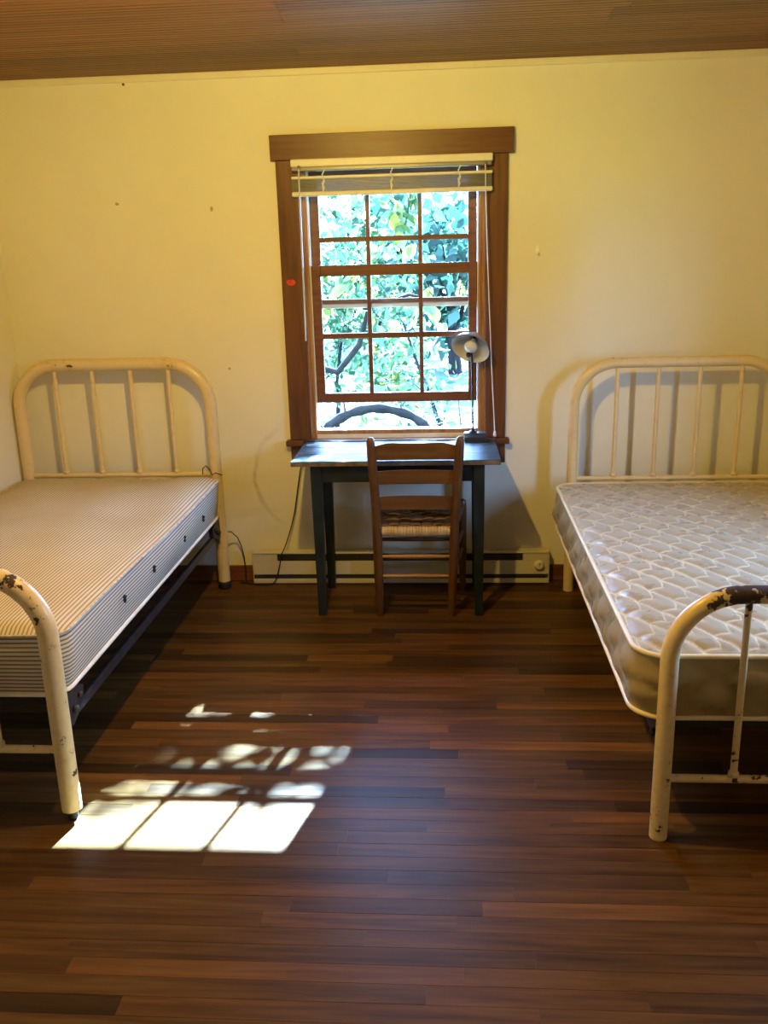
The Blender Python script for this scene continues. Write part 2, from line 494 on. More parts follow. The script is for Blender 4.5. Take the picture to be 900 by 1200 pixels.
    M['leaf_teal'] = leaf('leaf_blue_green', (.005, .016, .010), (.012, .036, .022), (.026, .062, .036))
    M['bark'] = simple('bark', (.008, .007, .0065), .9, .5, 14, 0, .05, .5)
    M['bark_pale'] = simple('bark_pale', (.030, .026, .023), .8, .4, 14, 0, .1, .5)
    m, nt, b = newmat('yard_ground', .9, (.1, .12, .06), 0, .2)
    v = coord(nt)
    n1 = noise(nt, v, .55, 5, .6); n2 = noise(nt, v, 9, 5, .7)
    f = math_(nt, 'ADD', math_(nt, 'MULTIPLY', n1, .75), math_(nt, 'MULTIPLY', n2, .25))
    nt.links.new(ramp(nt, f, [(.38, (.012, .030, .014)), (.47, (.024, .052, .022)), (.53, (.045, .050, .034)), (.60, (.11, .10, .075))]), b.inputs['Base Color'])
    bump(nt, b, n2, .6, .05)
    M['ground'] = m
    M['bounce_lawn'] = simple('added_bounce_lawn', (.15, .20, .035), .9, .25, 3, 0, .1, .4)  # bright grass colour added out of view to bounce green light indoors
make_materials()

# ------------------------------------------------------------------ room dimensions
XL, XR, YB, H = -1.888, 2.05, -5.6, 2.44
WT = 0.14                                  # wall thickness
W1 = dict(u0=-0.428, u1=0.436, z0=0.735, z1=2.05)
W2C = -1.74                                # middle of the small side window along y
W2 = dict(u0=-0.25, u1=0.25, z0=0.84, z1=1.70)

def wall_with_hole(name, fn, a0, a1, hole, mat, flip=False):
    """fn(a, d, z): a along the wall, d outward."""
    mb = MB()
    def blk(p0, p1, z0, z1):
        v = [fn(a, d, z) for z in (z0, z1) for a, d in ((p0, 0), (p1, 0), (p1, WT), (p0, WT))]
        f = [(0, 3, 2, 1), (4, 5, 6, 7), (0, 1, 5, 4), (1, 2, 6, 5), (2, 3, 7, 6), (3, 0, 4, 7)]
        mb.add(v, f)
    p = a0
    if hole:
        u0, u1 = hole['u0'], hole['u1']
        blk(p, u0, 0, H)
        blk(u0, u1, 0, hole['z0']); blk(u0, u1, hole['z1'], H)
        p = u1
    blk(p, a1, 0, H)
    return mb.build(name, mat)

F1 = lambda u, d, z: (u, d, z)
F2 = lambda u, d, z: (XR + d, W2C - u, z)
FL = lambda u, d, z: (XL - d, u, z)
FB = lambda u, d, z: (-u, YB - d, z)
struct(wall_with_hole('wall_front', F1, XL - WT, XR + WT, W1, M['wall_front']), 'cream plaster wall around the window')
struct(wall_with_hole('wall_right', F2, W2C, W2C - YB, W2, M['wall']), 'cream plaster side wall with a small window beside the quilted bed')
struct(wall_with_hole('wall_left', FL, YB, 0, None, M['wall']), 'cream plaster side wall beside the striped mattress')
struct(wall_with_hole('wall_back', FB, -XR - WT, -XL + WT, None, M['wall']), 'cream plaster back wall')

# ------------------------------------------------------------------ floor: oak strips
def make_floor():
    fl = MB().box(XL, XR, YB, 0, -.12, -.019).build('floor', M['subfloor'])
    struct(fl, 'dark brown narrow oak strip floor')
    w = .0571
    g = .0002
    far = MB()
    rows = int(math.ceil(-YB / w))
    for r in range(rows):
        y1 = -r * w; y0 = max(YB, y1 - w)
        x = XL - rnd.uniform(0, .7)
        row_near = y1 > -2.95
        while x < XR:
            L = rnd.choice((.36, .5, .66, .8, .95, 1.15, 1.35, 1.5))
            a, b = max(x, XL), min(x + L, XR)
            x += L
            if b - a < .04: continue
            near = row_near and a < 1.55
            t = min(1.0, max(.02, rnd.gauss(.45, .25)))
            zt = rnd.uniform(-.0006, 0.0)
            c = .0004
            X0, X1, Y0, Y1 = a + g * .5, b - g * .5, y0 + g, y1 - g
            v = [(X0, Y0, -.019), (X1, Y0, -.019), (X1, Y1, -.019), (X0, Y1, -.019),
                 (X0, Y0, zt - c), (X1, Y0, zt - c), (X1, Y1, zt - c), (X0, Y1, zt - c),
                 (X0 + c, Y0 + c, zt), (X1 - c, Y0 + c, zt), (X1 - c, Y1 - c, zt), (X0 + c, Y1 - c, zt)]
            f = [(0, 3, 2, 1), (8, 9, 10, 11)]
            for i in range(4):
                j = (i + 1) % 4
                f += [(i, j, 4 + j, 4 + i), (4 + i, 4 + j, 8 + j, 8 + i)]
            mb = MB() if near else far
            mb.add(v, f, False, 0, t)
            if near: mb.build('floor_board', M['floor'], fl)
    o = far.build('floor_boards', M['floor'], fl)
    o['kind'] = 'stuff'
make_floor()

# ------------------------------------------------------------------ ceiling: beaded boards
def make_ceiling():
    ce = MB().box(XL - WT, XR + WT, YB - WT, WT, H + .016, H + .16).build('ceiling', M['ceiling'])
    struct(ce, 'stained beadboard ceiling in long boards')
    w = .136
    rows = int(math.ceil(-YB / w))
    seams = {2: [-.35], 6: [-.323, .9], 7: [-.314], 5: [.85], 4: [.862], 3: [1.2], 1: [-1.53]}
    for r in range(rows):
        y1 = -r * w; y0 = max(YB, y1 - w)
        cuts = seams.get(r)
        if not cuts:
            cuts = sorted(rnd.uniform(XL + .5, XR - .5) for _ in range(rnd.choice((1, 1, 2))))
        xs = [XL] + cuts + [XR]
        for a, b in zip(xs, xs[1:]):
            if b - a < .05: continue
            t = min(1.0, max(.02, rnd.gauss(.5, .24)))
            # beaded profile across the board, swept along x
            nb = 4
            prof = []
            bw = (y1 - y0) / nb
            for k in range(nb):
                s = y0 + k * bw
                prof += [(s + .0012, H + .004), (s + .0035, H + .0006), (s + .007, H), (s + bw - .0045, H), (s + bw - .0018, H + .001)]
            n = len(prof)
            X0, X1 = a + .001, b - .001
            v = [(X0, y, z) for y, z in prof] + [(X1, y, z) for y, z in prof]
            f = [(i, i + 1, n + i + 1, n + i)[::-1] for i in range(n - 1)]
            v += [(X0, y0 + .0005, H + .0158), (X0, y1 - .0005, H + .0158), (X1, y0 + .0005, H + .0158), (X1, y1 - .0005, H + .0158)]
            q = 2 * n
            f += [tuple(range(n)) + (q + 1, q), tuple(range(2 * n - 1, n - 1, -1)) + (q + 2, q + 3)]
            f += [(q, q + 1, q + 3, q + 2), (0, q, q + 2, n), (n - 1, 2 * n - 1, q + 3, q + 1)]
            MB().add(v, f, False, 0, t).build('ceiling_board', M['ceiling'], ce)
make_ceiling()

# thin cream strip under the ceiling
struct(MB().box(XL, XR, -.014, 0, H - .030, H - .0005, .003).build('trim_1', M['crown']), 'thin cream strip under the ceiling on the window wall')
struct(MB().box(XL, XL + .014, YB, -.015, H - .030, H - .0005, .003).build('trim_2', M['crown']), 'thin cream strip under the ceiling on the side wall beside the striped mattress')

# baseboards
def baseboard():
    struct(MB().box(XL + .013, XR - .013, -.0125, 0, 0.0, .085, .004).build('baseboard_front', M['baseboard']), 'reddish brown baseboard under the window wall')
    struct(MB().box(XL, XL + .0125, YB + .013, 0, 0.0, .085, .004).build('baseboard_left', M['baseboard']), 'reddish brown baseboard behind the striped mattress bed')
    struct(MB().box(XR - .0125, XR, YB + .013, 0, 0.0, .085, .004).build('baseboard_right', M['baseboard']), 'reddish brown baseboard beyond the quilted mattress bed')
    struct(MB().box(XL + .013, XR - .013, YB, YB + .0125, 0.0, .085, .004).build('baseboard_back', M['baseboard']), 'reddish brown baseboard of the back wall')
baseboard()

# ------------------------------------------------------------------ windows
def window(name, fn, label):
    w = empty(name, fn(0, 0, W1['z0']))
    struct(w, label)
    def part(nm, mat, boxes, parent=w, c=.002, build=True):
        mb = MB()
        for (u0, u1, d0, d1, z0, z1) in boxes:
            t = MB().box(u0, u1, d0, d1, z0, z1, c)
            mb.add([fn(*p) for p in t.v], t.f)
        return mb.build(nm, mat, parent)
    part('head_casing', M['casing_x'], [(-.548, .562, -.030, -.0005, 2.054, 2.163)])
    part('side_casing', M['casing_z'], [(-.527, -.418, -.020, -.0005, .751, 2.0535)])
    part('side_casing', M['casing_z'], [(.436, .537, -.020, -.0005, .751, 2.0535)])
    part('stool', M['casing_x'], [(-.547, .556, -.050, .010, .722, .750)], c=.004)
    part('apron', M['casing_x'], [(-.527, .537, -.018, -.0005, .623, .7215)])
    # lining of the opening
    part('jamb', M['jamb'], [(-.4275, -.410, .0, WT, .751, 2.049)])
    part('jamb', M['jamb'], [(.418, .4355, .0, WT, .751, 2.049)])
    part('head_jamb', M['jamb'], [(-.4095, .4175, .0, WT, 2.030, 2.049)])
    part('stop', M['jamb'], [(-.4095, -.394, .0, .018, .751, 2.0295)])
    part('stop', M['jamb'], [(.404, .4175, .0, .018, .751, 2.0295)])
    part('jamb_liner', M['vinyl'], [(-.4095, -.3895, .0185, .10, .771, 2.0295)], c=.001)
    part('jamb_liner', M['vinyl'], [(.4005, .4175, .0185, .10, .771, 2.0295)], c=.001)
    part('sill', M['sill_paint'], [(-.4095, .4175, .0105, WT + .05, .736, .7705)], c=.003)
    part('sill_stop', M['jamb'], [(-.4095, .4175, .0105, .022, .771, .792)], c=.002)
    us = ((-.346, -.1265), (-.1060, .1215), (.1415, .358))
    def sash(nm, d0, d1, zr, rows, lip=False):
        z0, z1 = zr
        # stiles and rails
        s = part(nm, M['sash'], [(-.388, -.346, d0, d1, z0, z1), (.358, .399, d0, d1, z0, z1),
                                 (-.3455, .3575, d0, d1, z0, rows[0][0]), (-.3455, .3575, d0, d1, rows[-1][1], z1)])
        mz = (rows[0][1], rows[1][0])
        part('muntin', M['sash'], [(-.1265, -.106, d0 + .004, d1 - .004, rows[0][0], rows[-1][1])], s)
        part('muntin', M['sash'], [(.1215, .1415, d0 + .004, d1 - .004, rows[0][0], rows[-1][1])], s)
        for a, b in us:
            part('muntin', M['sash'], [(a, b, d0 + .004, d1 - .004, mz[0], mz[1])], s)
        dm = (d0 + d1) / 2
        for z_a, z_b in rows:
            for a, b in us:
                part('pane', M['glass'], [(a, b, dm - .0015, dm + .0015, z_a, z_b)], s, c=0)
        if lip:
            part('weather_lip', M['sill_paint'], [(-.387, .398, d0 + .012, d1 + .006, z0 - .021, z0 - .0005)], s)
        return s
    sash('lower_sash', .020, .050, (.927, 1.585), ((.974, 1.239), (1.265, 1.534)))
    sash('upper_sash', .058, .088, (1.402, 2.029), ((1.424, 1.690), (1.713, 1.982)), True)
    return w
win = window('window_1', F1, 'wood framed double-hung window with six panes to each sash, lower sash raised')

def side_window(name, fn, label):
    """small fixed window: casing, stool, one sash of two panes"""
    a0, a1, z0, z1 = W2['u0'], W2['u1'], W2['z0'], W2['z1']
    w = empty(name, fn(0, 0, z0))
    struct(w, label)
    def part(nm, mat, u0, u1, d0, d1, c0, c1, parent=w, c=.002):
        t = MB().box(u0, u1, d0, d1, c0, c1, c)
        return MB().add([fn(*p) for p in t.v], t.f).build(nm, mat, parent)
    part('head_casing', M['casing_x'], a0 - .11, a1 + .11, -.025, -.0005, z1, z1 + .10)
    part('side_casing', M['casing_z'], a0 - .09, a0, -.02, -.0005, z0, z1 - .0005)
    part('side_casing', M['casing_z'], a1, a1 + .09, -.02, -.0005, z0, z1 - .0005)
    part('stool', M['casing_x'], a0 - .11, a1 + .11, -.04, .01, z0 - .028, z0 - .0005)
    part('jamb', M['jamb'], a0 + .0005, a0 + .016, 0, WT, z0, z1 - .0005)
    part('jamb', M['jamb'], a1 - .016, a1 - .0005, 0, WT, z0, z1 - .0005)
    s = part('sash', M['sash'], a0 + .017, a0 + .045, .06, .09, z0 + .001, z1 - .001)
    part('stile', M['sash'], a1 - .045, a1 - .017, .06, .09, z0 + .001, z1 - .001, s)
    part('rail', M['sash'], a0 + .0455, a1 - .0455, .06, .09, z0 + .001, z0 + .035, s)
    part('rail', M['sash'], a0 + .0455, a1 - .0455, .06, .09, z1 - .035, z1 - .001, s)
    part('pane', M['glass'], a0 + .0455, a1 - .0455, .0735, .0765, z0 + .0355, z1 - .0355, s, 0)
side_window('window_2', F2, 'small wood framed window in the side wall beside the quilted bed')

# ------------------------------------------------------------------ iron beds
def bed(name, label, xi, xo, yh, yf, zh, zf, rp, rr, zlo, zfl, rc, chips, zrail, capped):
    """xi inner post, xo outer post (by the wall); zh / zf arch heights (tube centre)."""
    x0, x1 = min(xi, xo), max(xi, xo)
    b = empty(name, ((x0 + x1) / 2, (yh + yf) / 2, 0))
    tag(b, label, 'bed', 'cream iron twin beds')
    def wear(p):
        w = 0
        for cx, cy, cz, r, a in chips:
            d = math.dist((p[0], p[1] , p[2]), (cx, cy, cz)) / r
            w = max(w, a * max(0, 1 - d * d))
        return w
    def frame(nm, y, zt, zc, r_c):
        cap = .035 if capped else 0.0
        pts = [(x0, y, cap)] + [(x0, y, cap + (zt - r_c - cap) * i / 14) for i in range(1, 14)]
        pts += arc(x0 + r_c, zt - r_c, r_c, 180, 90, 14, y)
        n = 26
        pts += [(x0 + r_c + (x1 - x0 - 2 * r_c) * i / n, y, zt) for i in range(1, n)]
        pts += arc(x1 - r_c, zt - r_c, r_c, 90, 0, 14, y)
        pts += [(x1, y, cap + (zt - r_c - cap) * (14 - i) / 14) for i in range(1, 14)] + [(x1, y, cap)]
        f = MB().tube(pts, rp, 20).build(nm + '_frame', M['enamel'], b, attrs={'wear': wear})
        xs = [x0 + (x1 - x0) * k for k in (.205, .4, .598, .795)]
        MB().tube([(x0 + rp * .6 + (x1 - x0 - rp * 1.2) * i / 20, y, zc) for i in range(21)], rr * 1.05, 12).build('crossbar', M['enamel'], b, attrs={'wear': wear})
        for x in xs:
            m = MB().tube([(x, y, zc + (zt - zc) * i / 16) for i in range(17)], rr * .92, 10, False)
            m.lathe([(rr * .92, .0), (rr * 1.35, .004), (rr * 1.35, .014), (rr * .92, .02)], (x, y, zc + rr * .6), n=10)
            m.build('rod', M['enamel'], b, attrs={'wear': wear})
        for x in (x0, x1):
            if capped:
                prof = [(.0, 0), (rp * .95, .0), (rp * 1.12, .008), (rp * 1.12, .030), (rp * 1.03, .040), (rp * .98, .040)] if y == yh else [(.0, 0), (rp * .42, .0), (rp * .55, .010), (rp * .55, .034), (rp * .8, .036), (rp * .8, .041), (rp * .3, .043)]
                MB().lathe(prof, (x, y, 0), n=18).build('foot_cup' if y == yh else 'caster_stub', M['rubber'], b)
            # hook plate that carries the side rail
            sgn = 1 if y == yf else -1
            fn = lambda a, z, d: (x + d, y + sgn * a, z)
            poly = [(rp * .6, zrail - .075), (rp + .006, zrail - .080), (rp + .022, zrail - .045), (rp + .024, zrail - .005), (rp + .010, zrail + .012), (rp + .016, zrail + .05), (rp * .6, zrail + .055)]
            MB().prism(poly, fn, -.006, .006).build('hook_plate', M['enamel'], b, attrs={'wear': wear})
    frame('headboard', yh, zh, zlo, rc)
    frame('footboard', yf, zf, zfl, rc * .95)
    # angle iron side rails with corner castings
    for x, s in ((xi, 1 if xi > xo else -1), (xo, 1 if xo > xi else -1)):
        xr = x + s * (-.004)
        ya, yb = yf + rp + .026, yh - rp - .026
        MB().box(xr - .003, xr + .003, ya, yb, zrail - .050, zrail - .018).box(xr - .003 - (.034 if s > 0 else -.006), xr + .003 - (.006 if s > 0 else -.034), ya, yb, zrail - .050, zrail - .045).build('side_rail', M['iron_bare'], b)
        for yy, g in ((ya, 1), (yb, -1)):
            mb = MB()
            fn = lambda a, z, d: (xr + d, yy + g * a, z)
            mb.prism([(-.022, -.05 + zrail), (.02, -.058 + zrail), (.105, -.012 + zrail), (.115, .03 + zrail), (.04, .055 + zrail), (-.018, .058 + zrail)], fn, -.011, .011)
            mb.lathe([(0, .0), (.013, .0), (.013, .010), (.006, .016), (0, .017)], (xr + s * .011, yy + g * .03, zrail - .012), (s, 0, 0), 10)
            mb.lathe([(0, .0), (.009, .0), (.009, .008), (0, .010)], (xr + s * .011, yy + g * .075, zrail + .014), (s, 0, 0), 10)
            mb.build('corner_casting', M['iron'], b)
    # flat spring deck: two end bars, lengthwise strips, cross strips
    zd = zrail + .052
    dk = MB()
    a0, a1 = x0 + .035, x1 - .035
    b0, b1 = yf + .05, yh - .05
    for y in (b0, b1): dk.box(a0, a1, y - .016, y + .016, zd - .022, zd + .004)
    for x in (a0, a1): dk.box(x - .014, x + .014, b0 + .017, b1 - .017, zd - .022, zd + .004)
    d = dk.build('spring_frame', M['mesh_dark'], b)
    for i in range(9):
        x = a0 + .015 + (a1 - a0 - .03) * (i + .5) / 9
        MB().box(x - .016, x + .016, b0 + .017, b1 - .017, zd + .0005, zd + .003).build('strip', M['mesh_dark'], d)
    for j in range(14):
        y = b0 + (b1 - b0) * (j + .5) / 14
        MB().box(a0 + .015, a1 - .015, y - .014, y + .014, zd - .0055, zd - .0002).build('strip', M['mesh_dark'], d)
    return b

bed('iron_bed', 'chipped cream iron bed frame carrying the striped ticking mattress', -.893, -1.850, -.112, -2.075, 1.152, .792, .0300, .0118, .602, .235, .205,
    [(-.95, -2.075, .76, .22, .9), (-1.05, -2.075, .81, .12, 1.1), (-1.45, -2.1, .80, .3, .7), (-.897, -2.1, .25, .30, .55), (-1.6, -.1, 1.18, .18, .6), (-1.1, -.1, 1.17, .12, .5), (-.897, -2.1, .6, .15, .5)], .335, True)
bed('iron_bed', 'chipped cream iron bed frame carrying the ivory quilted mattress', .848, 1.802, -.148, -2.112, 1.120, .742, .0250, .0112, .571, .190, .195,
    [(1.01, -2.112, .775, .13, 1.9), (1.10, -2.112, .77, .09, 1.6), (1.3, -2.1, .77, .2, .8), (.848, -2.13, .12, .3, .6), (1.05, -.13, 1.15, .07, 1.1), (.848, -2.13, .35, .2, .5), (1.2, -2.13, .19, .4, .7)], .300, False)

# ------------------------------------------------------------------ mattresses
def mattress(name, x0, x1, y0, y1, z0, z1, r, nx, ny, top, bulge, mats, pipe, pr, crown=.012, lean=0.0, wav=0.0, prt=None, ptop=None):
    cx, cy = (x0 + x1) / 2, (y0 + y1) / 2; hx, hy = (x1 - x0) / 2, (y1 - y0) / 2
    def rr(u, v):
        x, y = u * hx, v * hy
        ax, ay = abs(x) - (hx - r), abs(y) - (hy - r)
        if ax > 0 and ay > 0:
            m = max(ax, ay); n = math.hypot(ax, ay)
            ax *= m / n; ay *= m / n
            x = math.copysign(hx - r + ax, x); y = math.copysign(hy - r + ay, y)
        return cx + x, cy + y
    def ed(t, n):                      # denser near the rim
        u = 2 * t / n - 1
        return u
    mb = MB(); V_ = []; 
    for j in range(ny + 1):
        for i in range(nx + 1):
            u, v = ed(i, nx), ed(j, ny)
            x, y = rr(u, v)
            e = max(abs(u) ** 1, abs(v))
            dx = (1 - abs(u)) * hx; dy = (1 - abs(v)) * hy
            de = min(dx, dy)
            k = min(1, de / .07)
            z = z1 - .016 * (1 - k) ** 2 + crown * (1 - u * u) * (1 - v * v)
            z += top(x, y) * min(1, de / .025)
            z += wav * math.sin(y * 3.1 + .7) * abs(u) ** 3 * (1 if u * (1 if cx < 0 else -1) > 0 else .3)
            V_.append((x, y, z))
    W = nx + 1
    F = [(j * W + i, j * W + i + 1, (j + 1) * W + i + 1, (j + 1) * W + i) for j in range(ny) for i in range(nx)]
    ring = [i for i in range(nx + 1)] + [j * W + nx for j in range(1, ny + 1)] + [ny * W + i for i in range(nx - 1, -1, -1)] + [j * W for j in range(ny - 1, 0, -1)]
    mb.add(V_, F, True, 0)
    K = 14
    n = len(ring); S = []
    nrm = []
    for q, i in enumerate(ring):
        a, b = V_[ring[q - 1]], V_[ring[(q + 1) % n]]
        t = V(b[0] - a[0], b[1] - a[1]); t /= np.linalg.norm(t) + 1e-9
        nrm.append((t[1], -t[0]))
    for k in range(K + 1):
        f = k / K
        for q, i in enumerate(ring):
            x, y, z = V_[i]; nx_, ny_ = nrm[q]
            o = bulge(x, y, f) * math.sin(math.pi * f) + lean * f * (1 if nx_ * (-cx) > .5 else 0)
            S.append((x + nx_ * o, y + ny_ * o, z + (z0 - z) * f))
    SF = [(k * n + q, (k + 1) * n + q, (k + 1) * n + (q + 1) % n, k * n + (q + 1) % n) for k in range(K) for q in range(n)]
    mb.add(S, SF, True, 1)
    mb.add(S[-n:], [tuple(range(n))[::-1]], False, 1)
    base = (cx, cy, z0)
    o = mb.build(name, mats, None, base)
    ORG[o.name] = V(*base)
    def pipe_ring(pts, zoff, q, mt):
        P = [(p[0] + m[0] * q * .5, p[1] + m[1] * q * .5, p[2] + zoff) for p, m in zip(pts, nrm)]
        MB().tube(P, q, 8, False, closed=True).build('piping', mt, o)
    pipe_ring([V_[i] for i in ring], 0, prt or pr, ptop or pipe)
    pipe_ring(S[-n:], pr * .9, pr, pipe)
    return o

def tick_top(x, y):
    return .006 * math.sin(x * 9 + 1) * math.sin(y * 4.3) + .004 * math.sin(x * 17 + y * 3)
tm = mattress('ticking_mattress', -1.868, -.866, -2.040, -.147, .392, .600, .05, 44, 70, tick_top,
              lambda x, y, f: .010 + .006 * math.sin(y * 5), [M['tick_top'], M['tick_side']], M['tick_pipe'], .0075, .018, -.022, .008, .0042, M['tick_roll'])
tag(tm, 'cream mattress with dark ticking stripes, thin and flat, on the bed at left', 'mattress')
for y, z in ((-.515, .490), (-.823, .492), (-1.23, .503), (-1.555, .510)):
    mb = MB()
    mb.lathe([(0, -.015), (.004, -.014), (.0065, -.004), (.0045, 0), (.0065, .005), (.004, .014), (0, .015)], (-.8605, y, z), (0, .1, 1), 8)
    mb.tube([(-.862, y + .004, z - .01), (-.857, y + .012, z + .008)], .0018, 6)
    mb.build('tuft', M['black_thread'], tm)

def quilt(x, y):
    u, v = (x + y * QK) / QP, (x - y * QK) / QP
    fu = u - math.floor(u)
    v += QZ * abs(fu - .5)
    fv = v - math.floor(v)
    d1 = min(fu, 1 - fu); d2 = min(fv, 1 - fv)
    g1 = min(1, d1 / .30); g2 = min(1, d2 / .26)
    return .0115 * (g1 * (2 - g1) * (.45 + .55 * g2 * (2 - g2)) - 1)
def side_bulge(x, y, f):
    t = (x + y) / .20
    return .010 + .020 * abs(math.sin(math.pi * (t + f * 1.5))) * abs(math.sin(math.pi * (t - f * 1.5)))
qm = mattress('quilted_mattress', .772, 1.790, -2.080, -.178, .357, .566, 0.085, 130, 230, quilt, side_bulge,
              [M['satin_top'], M['satin_side']], M['satin_pipe'], .0075, .022, .0, .0)
tag(qm, 'ivory satin mattress with raised diamond quilting and piped edges', 'mattress')

# ------------------------------------------------------------------ desk
def desk():
    b = empty('writing_desk', (.021, -.285, 0))
    tag(b, 'small dark green-black painted wooden desk under the window', 'desk')
    x0, x1, y0, y1 = -.445, .487, -.515, -.053
    # top of three boards
    n = 3
    for i in range(n):
        a = y0 + (y1 - y0) * i / n; c = y0 + (y1 - y0) * (i + 1) / n
        MB().box(x0, x1, a + .0004, c - .0004, .727, .750, .0018).build('top_board', M['desk'], b)
    MB().box(x0 + .002, x1 - .002, y0 - .0016, y0 - .0002, .7285, .7475).build('front_edge', M['desk_edge'], b)
    lx = ((-.362, -.314), (.370, .418)); ly = ((-.488, -.440), (-.130, -.082))
    for a, c in lx:
        for e, f in ly:
            mb = MB()
            t = .006
            v = [(a + t, e + t, 0), (c - t, e + t, 0), (c - t, f - t, 0), (a + t, f - t, 0), (a, e, .60), (c, e, .60), (c, f, .60), (a, f, .60), (a, e, .7265), (c, e, .7265), (c, f, .7265), (a, f, .7265)]
            fs = [(0, 3, 2, 1), (8, 9, 10, 11)]
            for i in range(4):
                j = (i + 1) % 4
                fs += [(i, j, 4 + j, 4 + i), (4 + i, 4 + j, 8 + j, 8 + i)]
            mb.add(v, fs).build('leg', M['desk_leg'], b)
    MB().box(-.3135, .3695, -.478, -.458, .645, .7265, .002).build('apron', M['desk_leg'], b)
    MB().box(-.3135, .3695, -.112, -.092, .645, .7265, .002).build('apron', M['desk_leg'], b)
    MB().box(-.352, -.332, -.4395, -.1305, .645, .7265, .002).build('apron', M['desk_leg'], b)
    MB().box(.388, .408, -.4395, -.1305, .645, .7265, .002).build('apron', M['desk_leg'], b)
desk()

